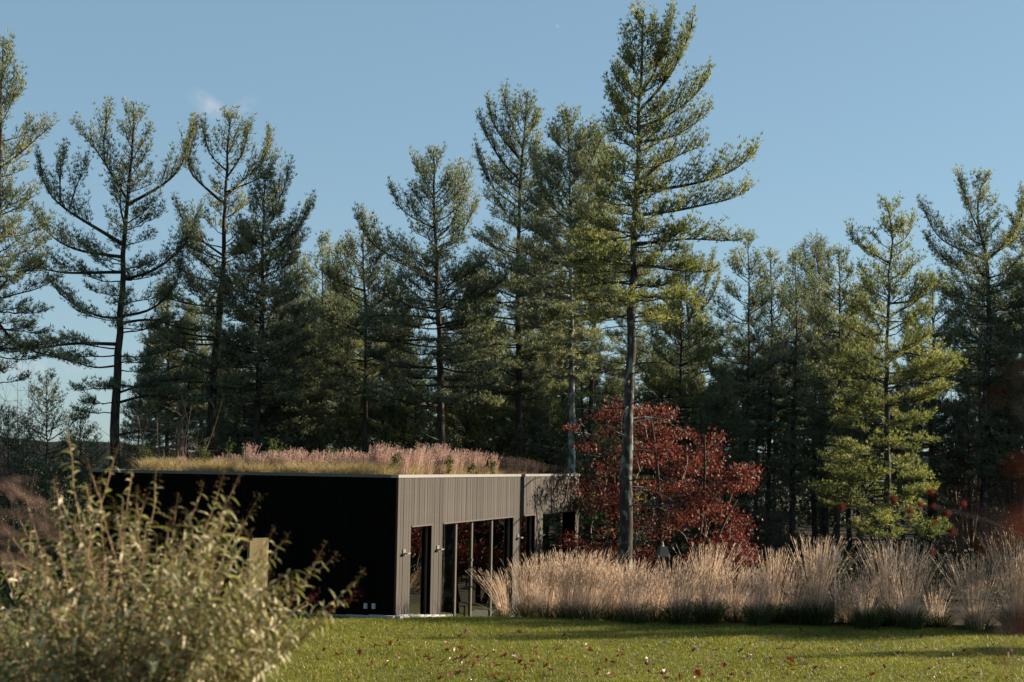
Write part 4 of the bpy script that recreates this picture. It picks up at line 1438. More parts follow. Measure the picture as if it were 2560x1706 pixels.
for k_, (px, py, D, rad, lab) in enumerate([
    (150, 1180, 44, 1.7, 'dark evergreen shrub beyond the far end of the dark wall'),
    (60, 1150, 47, 1.8, 'dark rounded shrub at the left edge under the hills'),
    (15, 1085, 58, 2.4, 'tall dark shrub at the left edge below the big pine'),
    (205, 1110, 55, 2.2, 'tall dark shrub between the slim young pine and the candelabra trunk'),
    (330, 1105, 52, 1.6, 'dark shrub behind the left end of the roof'),
    (250, 1140, 50, 1.5, 'dark shrub under the candelabra pine trunk'),
    (580, 1120, 54, 1.7, 'dark shrub low behind the first pink roof tufts'),
    (930, 1120, 56, 1.8, 'dark shrub low behind the middle of the roof grasses'),
    (1150, 1130, 55, 1.6, 'dark shrub low behind the right end of the pink roof grasses'),
    (1960, 1300, 60, 2.0, 'black green shrub in the shade right of the red oak'),
    (2070, 1330, 57, 1.6, 'black green shrub in the shade left of the sunlit tiered pine'),
    (2330, 1370, 56, 1.7, 'black green shrub in the shade between the two right hand trunks'),
    (2420, 1300, 70, 1.9, 'black green shrub behind the long bare lichen trunk'),
    (2550, 1300, 56, 1.9, 'black green shrub at the right edge behind the tallest reeds')]):
    leafy_shrub('evergreen_shrub', lab, px, py, D, rad, 1700, 'green_shrub', 300 + k_, 0.09)
leafy_shrub('dry_shrub', 'dry rust brown shrub before the dark wall, seen through the butterfly bush', 225, 1350, 33, 0.75, 2600, 'rust_dry', 340, 0.05)


# ------------------------------------------------------------------ ornamental grasses
def blades(rng, n, base_r, h, lean, w, curve, seg=4, h_var=0.25, droop=0.0, center=(0, 0, 0), wind=(0, 0)):
    """n thin ribbons rising from a round base; returns vertices, quads, tip points and tip directions"""
    a = rng.uniform(0, 6.28, n)
    r = base_r * np.sqrt(rng.uniform(0, 1, n))
    B = np.stack([np.cos(a) * r, np.sin(a) * r, np.zeros(n)], 1) + np.array(center)
    out = np.stack([np.cos(a), np.sin(a), np.zeros(n)], 1) * (0.25 + r[:, None] / max(base_r, 1e-3))
    hh = h * (1 - h_var * rng.uniform(0, 1, n) ** 1.3)
    ln = lean * np.abs(rng.normal(0.7, 0.45, n))
    wv = np.array([wind[0], wind[1], 0.0])
    u = np.linspace(0, 1, seg + 1)
    C = []
    for t in u:
        off = out * (ln * (t * 0.5 + curve * t * t))[:, None] * hh[:, None] + wv * (t * t) * hh[:, None]
        z = hh * (t - droop * t ** 3)
        C.append(B + off + np.stack([np.zeros(n), np.zeros(n), z], 1))
    C = np.stack(C, 1)
    f = rng.uniform(0, 6.28, n)
    s = np.stack([np.cos(f), np.sin(f), np.zeros(n)], 1)
    ww = w * np.array([1.0 - 0.75 * t for t in u])
    V = np.stack([C + s[:, None, :] * ww[None, :, None], C - s[:, None, :] * ww[None, :, None]], 2).reshape(n, -1, 3)
    q = np.array([[2 * i, 2 * i + 1, 2 * i + 3, 2 * i + 2] for i in range(seg)])
    Q = (np.arange(n)[:, None, None] * (2 * (seg + 1)) + q[None]).reshape(-1, 4)
    return V.reshape(-1, 3), Q, C


def reed_clump(rng, root, H, R, n, green, lean=0.30, wind=(0, 0), plume=1.0):
    st = Acc()
    V, Q, C = blades(rng, n, R, H, lean, 0.0046, 0.45, 5, 0.42, 0.03, wind=wind)
    st.add(V, q=Q)
    # feathery seed head along the upper third of each stem: short hairs held close to the stem
    m = n
    k = 9
    tt = rng.uniform(0.66, 1.0, (m, k))
    f = tt * 5
    i0 = np.minimum(f.astype(int), 4)
    fr = (f - i0)[..., None]
    idx = np.arange(m)[:, None]
    p = C[idx, i0] * (1 - fr) + C[idx, i0 + 1] * fr
    d = nrm(C[idx, i0 + 1] - C[idx, i0])
    d2 = nrm(d + rng.normal(0, 0.13, p.shape))
    s = nrm(np.cross(d2, rng.normal(size=p.shape)))
    L = rng.uniform(0.07, 0.13, (m, k, 1)) * plume
    w = 0.0075 * (1.15 - tt[..., None])  + 0.0035
    V = np.stack([p - s * w, p + s * w, p + d2 * L], 2).reshape(-1, 3)
    Q = (np.arange(m * k)[:, None] * 3 + np.array([[0, 1, 2]]))
    st.add(V, t=Q)
    # dry bent leaves low down
    V, Q, C = blades(rng, n // 3, R * 1.15, H * 0.6, 0.8, 0.005, 0.9, 5, 0.5, 0.4, wind=wind)
    st.add(V, q=Q)
    part('stems', st, 'reed', root)
    if green > 0:
        gr = Acc()
        V, Q, C = blades(rng, int(420 * green), R * 1.8, min(0.85, H * 0.55) * (0.70 + 0.25 * green), 0.62, 0.0065, 0.9, 5, 0.5, 0.30, center=(0, -0.22, 0))
        gr.add(V, q=Q)
        part('base_leaves', gr, 'reed_green', root)


reeds = [  # px, top py, D, radius m, stems, green, wind x, label
    (1262, 1425, 38.6, 0.22, 120, 0.35, -0.30, 'short reed clump arching left across the glass beside the concrete wedge'),
    (1318, 1400, 36.6, 0.30, 200, 0.5, 0.03, 'reed clump before the second narrow window'),
    (1372, 1385, 36.0, 0.34, 270, 0.5, 0.10, 'dense tan reed clump under the porch opening'),
    (1425, 1378, 35.6, 0.34, 290, 0.55, 0.13, 'dense tan reed clump before the dark porch pier'),
    (1478, 1380, 35.4, 0.34, 290, 0.5, 0.17, 'dense tan reed clump just right of the porch pier'),
    (1532, 1412, 35.9, 0.30, 220, 0.7, 0.10, 'reed clump left of the tallest pine trunk'),
    (1582, 1402, 34.9, 0.30, 240, 0.8, 0.10, 'reed clump right against the tallest pine trunk'),
    (1640, 1425, 35.8, 0.30, 210, 0.9, 0.13, 'low reed clump below the lantern with the pale finial'),
    (1700, 1398, 34.8, 0.32, 220, 1.2, 0.16, 'reed clump with a dark green base right of the first lantern'),
    (1768, 1362, 35.0, 0.30, 270, 1.3, 0.10, 'tall reed clump with a black green base under the red oak'),
    (1830, 1420, 35.7, 0.30, 190, 0.6, 0.12, 'reed clump with bent pale stems right of the tall one under the oak'),
    (1890, 1418, 34.7, 0.30, 190, 1.3, 0.05, 'thin reed clump over a broad green base right of the oak'),
    (1935, 1372, 35.5, 0.24, 190, 1.0, 0.05, 'narrow upright reed clump before the dark wood'),
    (1985, 1428, 35.0, 0.28, 150, 1.1, 0.15, 'bent pale reed clump left of the tallest upright one'),
    (2042, 1345, 34.8, 0.25, 320, 1.5, 0.05, 'tallest upright reed clump with a round green base before the second lantern'),
    (2112, 1450, 35.4, 0.30, 130, 0.5, 0.06, 'low bent straw clump just right of the second lantern'),
    (2160, 1425, 34.4, 0.30, 160, 1.4, 0.02, 'thin reed clump over a wide dark base below the tiered pine'),
    (2222, 1352, 35.2, 0.28, 200, 1.2, -0.04, 'tall spiky reed clump directly under the tiered pine trunk'),
    (2272, 1352, 34.4, 0.24, 200, 0.9, 0.02, 'tall spiky reed clump right of the tiered pine trunk'),
    (2340, 1450, 35.2, 0.32, 110, 0.9, 0.10, 'sparse low reed clump in the dark gap near the right edge'),
    (2438, 1388, 34.4, 0.34, 280, 0.4, 0.04, 'full fan shaped reed clump below the long bare trunk'),
    (2535, 1335, 34.0, 0.36, 300, 1.2, 0.06, 'tall grey reed clump at the right edge'),
    (2600, 1325, 33.8, 0.36, 280, 1.0, 0.05, 'tall grey reed clump cut by the right edge'),
]
for k_, (px, py, D, R_, n_, gr, wx, lab) in enumerate(reeds):
    rng = np.random.default_rng(500 + k_)
    p = at(px, py, D)
    gz = float(ground_z(p.x, D))
    root = thing('reed_clump', lab, 'ornamental grass', (p.x, D, gz), 0, 'reed clumps along the lawn edge')
    reed_clump(rng, root, (p.z - gz) * 1.05, R_ * 0.52, int(n_ * 0.8), gr, 0.36, (wx * 0.8, 0))
# second row behind, one kind
rng = np.random.default_rng(555)
protos = []
ORD_ = ['first', 'second', 'third', 'fourth', 'fifth', 'sixth', 'seventh', 'eighth', 'ninth', 'tenth']
for k_ in range(3):
    r_ = thing('reed_clump', 'reed clump standing in the second row behind the front reeds', 'ornamental grass', (0, 0, 0), 0, 'second row of reeds')
    reed_clump(rng, r_, 1.20, 0.24, 150, 0.4, 0.34, (0.12, 0))
    protos.append(r_)
spots = [(px, rng.uniform(36.5, 38.5)) for px in range(1340, 1900, 70)]
for k_, (px, D) in enumerate(spots):
    if px < 1480: D = 37.2
    p = at(px + rng.uniform(-14, 14), 1400, D)
    c = protos[k_] if k_ < 3 else copy_tree(protos[k_ % 3])
    c['label'] = 'reed clump of the second row behind the front reeds, %s from the building' % ORD_[k_]
    c.location = (p.x, D, float(ground_z(p.x, D)))
    c.rotation_euler = (0, 0, rng.normal(0, 0.25))
    s = rng.uniform(0.72, 1.0) * (0.72 if 1860 < px < 2000 or 2100 < px < 2180 or 2300 < px < 2400 else 1)
    c.scale = (1, 1, s)
# soil bed under the reeds
bed = Acc()
bx = np.linspace(-0.4, 15, 60)
rng = np.random.default_rng(9)
f0 = np.interp(bx, [-0.4, 2, 15], [37.2, 34.95, 34.0]) + rng.normal(0, 0.05, 60)
rows = []
for fy in (0, 0.3, 1.2, 2.6, 4.5):
    yy = f0 + fy * (1 + 0.9 * smooth01((bx - 5) / 2))
    rows.append(np.stack([bx, yy, ground_z(bx, yy) + (0.004 if fy in (0, 4.5) else 0.03)], 1))
i = np.arange(4)[:, None] * 60
j = np.arange(59)[None, :]
bed.add(np.concatenate(rows), q=np.stack([i + j, i + j + 1, i + 60 + j + 1, i + 60 + j], -1).reshape(-1, 4))
tag(link('soil_bed', bed.mesh('soil_bed', 'soil', True)), 'dark soil strip under the reeds', kind='structure')

# ------------------------------------------------------------------ roof planting
RZ = TOP - 0.10
rng = np.random.default_rng(600)


def roof_xy(px, back):
    """a point on the roof seen at photo column px, `back` metres behind the visible roof edge"""
    r = raydir(px, 1180)
    s = None
    if px < 994:
        A = np.array([[Wd.x, -r.x], [Wd.y, -r.y]])
        s, lam = np.linalg.solve(A, [-CORNER.x, -CORNER.y])
        base = CORNER + Wd * float(s)
    else:
        base = CORNER + U * float(t_face(px))
    hd = Vector((r.x, r.y, 0)).normalized()
    return base + hd * back


roof = Acc()
for k in range(360):
    px = rng.uniform(350, 1300)
    back = 0.35 + 3.2 * rng.uniform(0, 1) ** 1.5
    p = roof_xy(px, back)
    lo_ = p - CORNER
    lx, ly = lo_.dot(U), lo_.dot(Wd)
    if not (0.3 < lx < LX - 0.4 and 0.3 < ly < LY - 0.3):
        continue
    hgt = rng.uniform(0.42, 0.66) * (1.0 if px < 1180 else max(0.45, 1 - (px - 1180) / 160))
    if 455 < px < 475: hgt *= 0.6
    V, Q, C = blades(rng, 75, 0.14, hgt, 0.7, 0.0046, 0.8, 3, 0.5, 0.25, center=(p.x, p.y, RZ), wind=(0.25, 0))
    roof.add(V, q=Q)
tag(link('roof_grass', roof.mesh('roof_grass', 'roof_tan')), 'fine tan grass cushions along the roof edge', 'grass', kind='stuff')

ORD = ['first', 'second', 'third', 'fourth', 'fifth', 'sixth', 'seventh', 'eighth', 'ninth', 'tenth', 'eleventh', 'twelfth', 'thirteenth', 'fourteenth', 'fifteenth', 'sixteenth', 'seventeenth', 'eighteenth', 'nineteenth', 'twentieth', 'twenty-first', 'twenty-second', 'twenty-third', 'twenty-fourth', 'twenty-fifth', 'twenty-sixth', 'twenty-seventh', 'twenty-eighth', 'twenty-ninth', 'thirtieth']
pinks = [(452, 1140, 0.06), (545, 1142, 0.10), (575, 1135, 0.14), (592, 1138, 0.12), (621, 1108, 0.09), (648, 1135, 0.14), (666, 1130, 0.16), (688, 1125, 0.18), (710, 1128, 0.16), (735, 1118, 0.13), (752, 1126, 0.16), (768, 1130, 0.18), (800, 1125, 0.16), (838, 1130, 0.18), (880, 1128, 0.18), (905, 1130, 0.15),
         (935, 1110, 0.09), (955, 1105, 0.14), (980, 1115, 0.14), (1000, 1122, 0.18), (1030, 1120, 0.18), (1060, 1118, 0.18), (1085, 1108, 0.12), (1098, 1112, 0.14), (1120, 1125, 0.18), (1140, 1122, 0.15), (1170, 1122, 0.15), (1195, 1128, 0.12), (1230, 1132, 0.10), (1258, 1140, 0.24), (1275, 1143, 0.26), (1292, 1146, 0.26), (1308, 1148, 0.26), (1325, 1152, 0.24), (1345, 1158, 0.24), (1372, 1163, 0.22), (1400, 1167, 0.2), (720, 1140, 0.16), (860, 1120, 0.10), (1045, 1108, 0.08)]
pinks.sort()
for k, (px, py, R_) in enumerate(pinks):
    p = roof_xy(px, rng.uniform(1.0, 2.6) if px < 994 else rng.uniform(0.9, 1.9))
    H = max(0.3, at(px, py, p.y).z - RZ)
    n_ = int(60 + 520 * R_)
    if px > 1250:
        lab = 'grass tuft painted shade-dark at the right end of the roof, %s of its row' % ORD[[q for q in pinks if q[0] > 1250].index((px, py, R_))]
    elif px < 640:
        lab = 'narrow pink grass tuft near the left end of the roof, %s from the left' % ORD[k]
    else:
        lab = 'feathery pink grass tuft on the roof, %s from the left in the pink band' % ORD[[q for q in pinks if 640 <= q[0] <= 1250].index((px, py, R_))]
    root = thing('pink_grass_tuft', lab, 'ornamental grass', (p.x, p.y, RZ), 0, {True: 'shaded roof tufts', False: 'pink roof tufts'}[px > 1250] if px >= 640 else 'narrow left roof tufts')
    a = Acc()
    V, Q, C = blades(rng, n_, R_, H, 0.16, 0.0035, 0.5, 4, 0.45, 0.0, wind=(0.05, 0))
    a.add(V, q=Q)
    m = n_
    tt = rng.uniform(0.45, 1.0, (m, 7))
    f = tt * 4
    i0 = np.minimum(f.astype(int), 3)
    fr = (f - i0)[..., None]
    idx = np.arange(m)[:, None]
    pp_ = C[idx, i0] * (1 - fr) + C[idx, i0 + 1] * fr
    d = nrm(C[idx, i0 + 1] - C[idx, i0] + rng.normal(0, 0.02, pp_.shape) * 1.0)
    d = nrm(d + rng.normal(0, 0.3, d.shape))
    s_ = nrm(np.cross(d, rng.normal(size=d.shape)))
    L_ = rng.uniform(0.03, 0.06, (m, 7, 1))
    V = np.stack([pp_, pp_ + d * L_ * 0.6 + s_ * 0.006, pp_ + d * L_, pp_ + d * L_ * 0.6 - s_ * 0.006], 2).reshape(-1, 3)
    a.add(V, q=np.arange(m * 7)[:, None] * 4 + np.array([[0, 1, 2, 3]]))
    part('stems', a, 'roof_shade_tone' if px > 1250 else 'roof_pink', root)

weeds = [(355, 1100, 2.0, 'tall thin green weed at the left end of the roof'), (370, 1120, 2.0, 'shorter green weed beside the tall thin one at the left end of the roof'), (505, 1105, 1.6, 'leafy green weed left of the first pink tufts'),
         (512, 1130, 0.7, 'bushy green weed at the roof edge left of the pink tufts'), (570, 1108, 2.6, 'thin yellow flowered weed over the first pink tufts'), (610, 1120, 2.5, 'wiry weed just left of the narrowest pink tuft'), (670, 1115, 2.6, 'wiry weed behind the second pink tufts'), (685, 1100, 2.8, 'tallest wiry weed with branching heads over the pink tufts'),
         (700, 1108, 2.8, 'wiry weed right of the tallest branching one'), (820, 1110, 2.6, 'wiry green weed before the dark gap in the pink tufts'), (985, 1135, 0.8, 'small leafy weed at mid roof above the corner'), (1118, 1142, 0.35, 'leafy weed at the roof edge, the left one of three over the sunlit face'),
         (1180, 1158, 0.35, 'forked leafy weed at the roof edge, the middle one of three over the sunlit face'), (1232, 1152, 0.35, 'leafy weed at the roof edge, the right one of three over the sunlit face'), (1045, 1105, 2.4, 'pale wiry weed behind the tall pink tuft')]
for k, (px, py, back, lab) in enumerate(weeds):
    p = roof_xy(px, back)
    H = max(0.2, at(px, py, p.y).z - RZ)
    root = thing('green_weed', lab, 'weed', (p.x, p.y, RZ), 0, 'weeds on the roof')
    st = Acc()
    P_, A_ = [], []
    for s in range(3 if H > 0.45 else 2):
        tip = np.array([rng.normal(0, 0.08), rng.normal(0, 0.08), H * rng.uniform(0.75, 1)])
        P = bez(np.array([rng.normal(0, .03), rng.normal(0, .03), -0.05]), np.array([rng.normal(0, .06), rng.normal(0, .06), H * 0.5]), tip, 8)
        st.tube(P, np.linspace(0.008, 0.003, 8), 4)
        for b in range(5):
            i = rng.integers(4, 8)
            d = nrm(rng.normal(0, 0.6, 3) + np.array([0, 0, 0.8])) * H * 0.18
            st.tube([P[i], P[i] + d], [0.004, 0.002], 3)
            P_.append(np.repeat((P[i] + d)[None], 3, 0)); A_.append(rng.normal(0, 1, (3, 3)))
        m = 26
        i = rng.integers(1, 8, m)
        P_.append(P[i] + rng.normal(0, 0.012, (m, 3))); A_.append(rng.normal(0, 1, (m, 3)) * np.array([1, 1, 0.4]) + np.array([0, 0, 0.3]))
    P = np.concatenate(P_)
    V, Q = tufts(P, np.concatenate(A_), np.full(len(P), 0.10 if back < 1 else 0.06) * rng.uniform(0.6, 1.2, len(P)), rng, 3, 0.014 if back < 1 else 0.008, 0.5)
    a = Acc()
    a.add(V, t=Q)
    part('stem', st, 'weed', root)
    part('foliage', a, 'weed', root)

# ------------------------------------------------------------------ lawn blades and fallen leaves
rng = np.random.default_rng(700)
nb = 330000
Dd = np.sqrt(rng.uniform(22.5 ** 2, 40 ** 2, nb))
Xd = rng.uniform(-0.24, 0.40, nb) * Dd
keep = np.ones(nb, bool)
bedf = np.interp(Xd, [-0.4, 2, 15], [37.2, 34.95, 34.0])
keep &= ~((Xd > -0.4) & (Dd > bedf + 0.05))
# not inside the building
lx = (Xd - CORNER.x) * U.x + (Dd - CORNER.y) * U.y
ly = (Xd - CORNER.x) * -U.y + (Dd - CORNER.y) * U.x
keep &= ~((lx > -0.17) & (ly > -0.17))
Xd, Dd = Xd[keep], Dd[keep]
n = len(Xd)
patch = 0.5 + 0.3 * np.sin(Xd * 1.7 + 2 * np.sin(Dd * 0.9)) * np.sin(Dd * 1.9 + np.sin(Xd * 2.3)) + 0.3 * np.sin(Xd * 5.1 + 3 * np.sin(Dd * 2.3)) * np.sin(Dd * 6.3 + 2 * np.sin(Xd * 3.1))
clump = rng.normal(0, 1, n)
hgt = (0.026 + 0.034 * patch) * np.clip(1 + 0.38 * clump, 0.35, 2.6)
B = np.stack([Xd, Dd, ground_z(Xd, Dd) - 0.005], 1)
f = rng.uniform(0, 6.28, n)
s = np.stack([np.cos(f), np.sin(f), np.zeros(n)], 1)
ln = rng.normal(0, 0.55, (n, 2))
T = B + np.concatenate([ln * hgt[:, None], hgt[:, None]], 1)
w = rng.uniform(0.004, 0.008, n)[:, None]
a = Acc()
a.add(np.stack([B - s * w, B + s * w, T], 1).reshape(-1, 3), t=np.arange(n * 3).reshape(-1, 3))
tag(link('lawn_grass', a.mesh('lawn_grass', 'lawn_blade')), 'short mown lawn grass in low sun', 'grass', kind='stuff')


def oak_leaf_mesh(seed, mat):
    rng = np.random.default_rng(seed)
    L = 0.155
    prof = [(-0.22, 0.012), (0.0, 0.03), (0.16, 0.22), (0.26, 0.09), (0.42, 0.40), (0.54, 0.10), (0.72, 0.34), (0.82, 0.09), (1.0, 0.015)]
    V = []
    c1, c2 = rng.uniform(0.25, 0.75), rng.uniform(0.2, 0.6)
    for (u, w) in prof:
        z = c1 * 0.35 * (u - 0.4) ** 2 * L * 2
        wl, wr = w * rng.uniform(0.8, 1.15), w * rng.uniform(0.8, 1.15)
        up = 0.10 if w > 0.2 else 0.0
        V += [(u * L - 0.4 * L + up * L, wl * L, z + c2 * wl * L), (u * L - 0.4 * L, 0, z), (u * L - 0.4 * L + up * L, -wr * L, z + c2 * wr * L)]
    q = []
    for i in range(len(prof) - 1):
        q += [(3 * i, 3 * i + 1, 3 * i + 4, 3 * i + 3), (3 * i + 1, 3 * i + 2, 3 * i + 5, 3 * i + 4)]
    a = Acc()
    a.add(V, q=q)
    return a.mesh('fallen_leaf', mat)


red_me = [oak_leaf_mesh(k, 'fallen_red') for k in range(6)]
pale_me = [oak_leaf_mesh(20 + k, 'fallen_pale') for k in range(3)]


def on_lawn(px, py):
    r = raydir(px, py)
    lam = -EYE / r.z
    return r.x * lam, r.y * lam


rng = np.random.default_rng(710)
for k in range(285):
    py = 1575 + 131 * rng.uniform(0, 1) ** 0.75
    px = rng.uniform(780, 2560)
    if rng.random() < 0.35:      # loose drifts
        px = rng.choice([1120, 1270, 1510, 1790, 2010, 2380]) + rng.normal(0, 60)
        py = min(1704, 1660 + rng.normal(0, 22))
    x, y = on_lawn(px, py)
    if y > 33.6 or x > 0.37 * y:
        continue
    pale = rng.random() < 0.17
    me = (pale_me if pale else red_me)[rng.integers(3 if pale else 6)]
    o = link('fallen_leaf', me)
    o.location = (x, y, float(ground_z(x, y)) + rng.uniform(0.030, 0.055))
    o.rotation_euler = (rng.normal(0, 0.55), rng.normal(0, 0.55), rng.uniform(0, 6.28))
    sc = rng.uniform(0.5, 1.1) * (1.25 if rng.random() < 0.12 else 1)
    o.scale = (sc, sc, sc)
    if pale:
        tag(o, 'pale upturned oak leaf lying on the sunlit lawn', 'leaf', 'pale fallen leaves on the lawn')
    else:
        tag(o, 'curled red oak leaf lying on the lawn', 'leaf', 'red fallen leaves on the lawn')
# crumbs too small to count
a = Acc()
for k in range(900):
    py = 1572 + 134 * rng.uniform(0, 1)
    px = rng.uniform(760, 2560)
    x, y = on_lawn(px, py)
    if y > 33.8: continue
    z = float(ground_z(x, y)) + rng.uniform(0.02, 0.05)
    p = np.array([x, y, z])
    d = nrm(rng.normal(0, 1, 3)) * rng.uniform(0.012, 0.035)
    e = nrm(rng.normal(0, 1, 3)) * rng.uniform(0.008, 0.022)
    a.add([p - d, p + e, p + d, p - e], q=[(0, 1, 2, 3)])
tag(link('leaf_litter', a.mesh('leaf_litter', 'fallen_red')), 'small scraps of red leaves scattered over the lawn', 'leaf litter', kind='stuff')


# ------------------------------------------------------------------ butterfly bush in the near left corner
def lance_leaf(L, W, droop, fold, nseg=4):
    """lance shaped leaf along +X, arching down, folded along the midrib"""
    V, q = [], []
    for i in range(nseg + 1):
        u = i / nseg
        w = W * math.sin(math.pi * min(1, u ** 0.8 * 0.97 + 0.02)) ** 0.9
        ang = droop * u
        x = L * (u - 0.16 * droop * u * u)
        z = -L * droop * 0.42 * u * u
        V += [(x, w, z + fold * w), (x, 0, z), (x, -w, z + fold * w)]
    for i in range(nseg):
        q += [(3 * i, 3 * i + 1, 3 * i + 4, 3 * i + 3), (3 * i + 1, 3 * i + 2, 3 * i + 5, 3 * i + 4)]
    return np.array(V), np.array(q)


def spike(acc, P0, d, L, rng, r=0.012):
    """dried flower panicle: many small capsules round an axis"""
    m = int(L / 0.004)
    t = rng.uniform(0, 1, m)
    rr = r * (1 - 0.7 * t)
    n_ = nrm(rng.normal(size=(m, 3)))
    n_ -= (n_ @ d)[:, None] * d
    n_ = nrm(n_)
    p = P0 + d * (t * L)[:, None] + n_ * rr[:, None] * rng.uniform(0.3, 1, m)[:, None]
    V, Q = tufts(p, n_ + d * 0.5, np.full(m, 0.012), rng, 2, 0.0032, 0.7)
    acc.add(V, t=Q)
    acc.tube([P0, P0 + d * L], [0.002, 0.001], 4)


def butterfly_bush():
    rng = np.random.default_rng(800)
    bx, by = -2.15, 7.6
    bz = float(ground_z(bx, by))
    org = np.array([bx, by, bz])
    root = thing('butterfly_bush', 'out of focus grey green butterfly bush with dry flower spikes at the lower left', 'bush', tuple(org))
    hull = [(-60, 1400), (0, 1340), (60, 1245), (120, 1225), (165, 1085), (200, 1160), (290, 1150), (330, 1190), (390, 1205), (480, 1290), (560, 1225), (600, 1225), (640, 1330), (710, 1370), (760, 1420), (810, 1420), (850, 1480), (880, 1500), (800, 1590), (790, 1706), (760, 1900)]
    hx = [a for a, b in hull[:18]]
    hy = [b for a, b in hull[:18]]
    hero = [(168, 1080, 7.4), (140, 1225, 7.2), (64, 1240, 7.5), (284, 1150, 7.6), (329, 1185, 7.4), (387, 1208, 7.5), (502, 1235, 7.2), (548, 1222, 7.6), (589, 1212, 7.5), (671, 1352, 7.4), (706, 1356, 7.3), (790, 1408, 7.5), (826, 1404, 7.6), (884, 1462, 7.5), (860, 1506, 7.5),
            (440, 1270, 7.4), (480, 1330, 7.1), (600, 1370, 7.2), (640, 1410, 7.3), (605, 1450, 7.0), (660, 1450, 7.1), (690, 1520, 7.0), (620, 1540, 6.9), (230, 1190, 7.3), (20, 1330, 7.6), (620, 1290, 7.3), (770, 1500, 7.4), (800, 1560, 7.3), (750, 1600, 7.1), (360, 1260, 7.3), (250, 1240, 7.7), (420, 1330, 7.2)]
    tips = [(a, b, c, True) for a, b, c in hero]
    while len(tips) < 330:
        px = rng.uniform(-120, 860)
        top = np.interp(px, hx, hy)
        py = top + 35 + (1800 - top) * rng.uniform(0, 1) ** 0.85
        if px > 790 and py > 1540: continue
        if px > 720 and rng.random() < 0.35: continue
        tips.append((px, py, rng.uniform(6.4, 8.9), False))
    for _ in range(34):
        tips.append((rng.uniform(520, 720), rng.uniform(1400, 1680), rng.uniform(6.3, 7.4), False))
    leaf_var = [lance_leaf(1.0, 0.115, dr, fo) for dr, fo in ((0.5, 0.5), (0.9, 0.6), (1.3, 0.4), (1.7, 0.7))]
    leaf_me = []
    for V, q in leaf_var:
        a = Acc(); a.add(V, q=q); leaf_me.append(a.mesh('leaf', 'bush_leaf'))
    mass = Acc()
    n_obj = 0
    bases = [np.array([rng.normal(0, 0.28), rng.normal(0, 0.28), -0.08]) for _ in range(26)]
    for ti, (px, py, D, is_hero) in enumerate(tips):
        tip = np.array([*at(px, py, D)]) - org
        # stems rise from the crown of the bush and arch outward; twigs branch off lower down
        b = bases[ti % 26]
        if not is_hero and ti % 3:
            fr = rng.uniform(0.25, 0.55)
            b0 = b + (tip - b) * fr
            b = np.array([b0[0] * 0.75, b0[1], b0[2] * 0.75 + 0.1])
        hd = tip[:2] - b[:2]
        mid = np.array([b[0] + hd[0] * 0.42, b[1] + hd[1] * 0.42, b[2] + (tip[2] - b[2]) * 0.62]) + rng.normal(0, 0.06, 3)
        P = bez(b, mid, tip, 14)
        P[1:-1] += rng.normal(0, 0.006, (12, 3))
        Ls = np.linalg.norm(np.diff(P, axis=0), axis=1).sum()
        st = Acc()
        r0_ = 0.0065 if is_hero or ti % 3 == 0 else 0.004
        st.tube(P, np.linspace(r0_, 0.0022, 14), 5)
        T = nrm(np.gradient(P, axis=0))
        part('stem', st, 'bush_stem', root)
        # opposite leaves, each pair turned a quarter
        cov = min(0.94, 1.5 / max(Ls, 0.4))
        m = int(cov * Ls / 0.037)
        for j in range(m):
            u = 1 - cov * (j / m) ** 0.95
            f = u * 13
            i0 = min(int(f), 12)
            p = P[i0] + (P[i0 + 1] - P[i0]) * (f - i0)
            tg = T[i0]
            ref = np.cross(tg, [0.3, 0.2, 1.0]); ref = ref / np.linalg.norm(ref)
            bn = np.cross(tg, ref)
            rot = (j % 2) * math.pi / 2 + rng.normal(0, 0.35)
            for sgn in (1, -1):
                if rng.random() < 0.12: continue
                o_ = (ref * math.cos(rot) + bn * math.sin(rot)) * sgn
                d = o_ * 0.85 + tg * rng.uniform(0.1, 0.7) + rng.normal(0, 0.18, 3)
                d /= np.linalg.norm(d)
                upv = np.array([0, 0, 1.0]) + rng.normal(0, 0.35, 3)
                y_ = np.cross(upv, d); y_ /= np.linalg.norm(y_) + 1e-6
                z_ = np.cross(d, y_)
                L = rng.uniform(0.050, 0.100) * (0.55 + 0.45 * min(1, j / 4)) * (1 if rng.random() < 0.8 else 0.55)
                k = rng.integers(4)
                if is_hero and n_obj < 300 and j < 9:
                    o = link('leaf', leaf_me[k], root)
                    o.matrix_local = Matrix(((d[0] * L, y_[0] * L, z_[0] * L, p[0]), (d[1] * L, y_[1] * L, z_[1] * L, p[1]), (d[2] * L, y_[2] * L, z_[2] * L, p[2]), (0, 0, 0, 1)))
                    n_obj += 1
                else:
                    V, q = leaf_var[k]
                    mass.add(p + (V[:, :1] * d + V[:, 1:2] * y_ + V[:, 2:3] * z_) * L, q=q)
            # side shoots low down
        if rng.random() < 0.55 or is_hero:
            for s in range(1 if rng.random() < 0.6 else 2):
                a = Acc()
                i0 = 13 if s == 0 else 11
                d = nrm(T[i0] + rng.normal(0, 0.25, 3) * (1 if s else 0.4) + np.array([0, 0, 0.15]))
                spike(a, P[i0], d, rng.uniform(0.05, 0.13), rng)
                red = px > 740 and py > 1490
                part('flower_spike', a, 'seed_red' if red else 'seed_head', root)
    o = part('foliage', mass, 'bush_leaf', root)
    o['kind'] = 'stuff'


butterfly_bush()


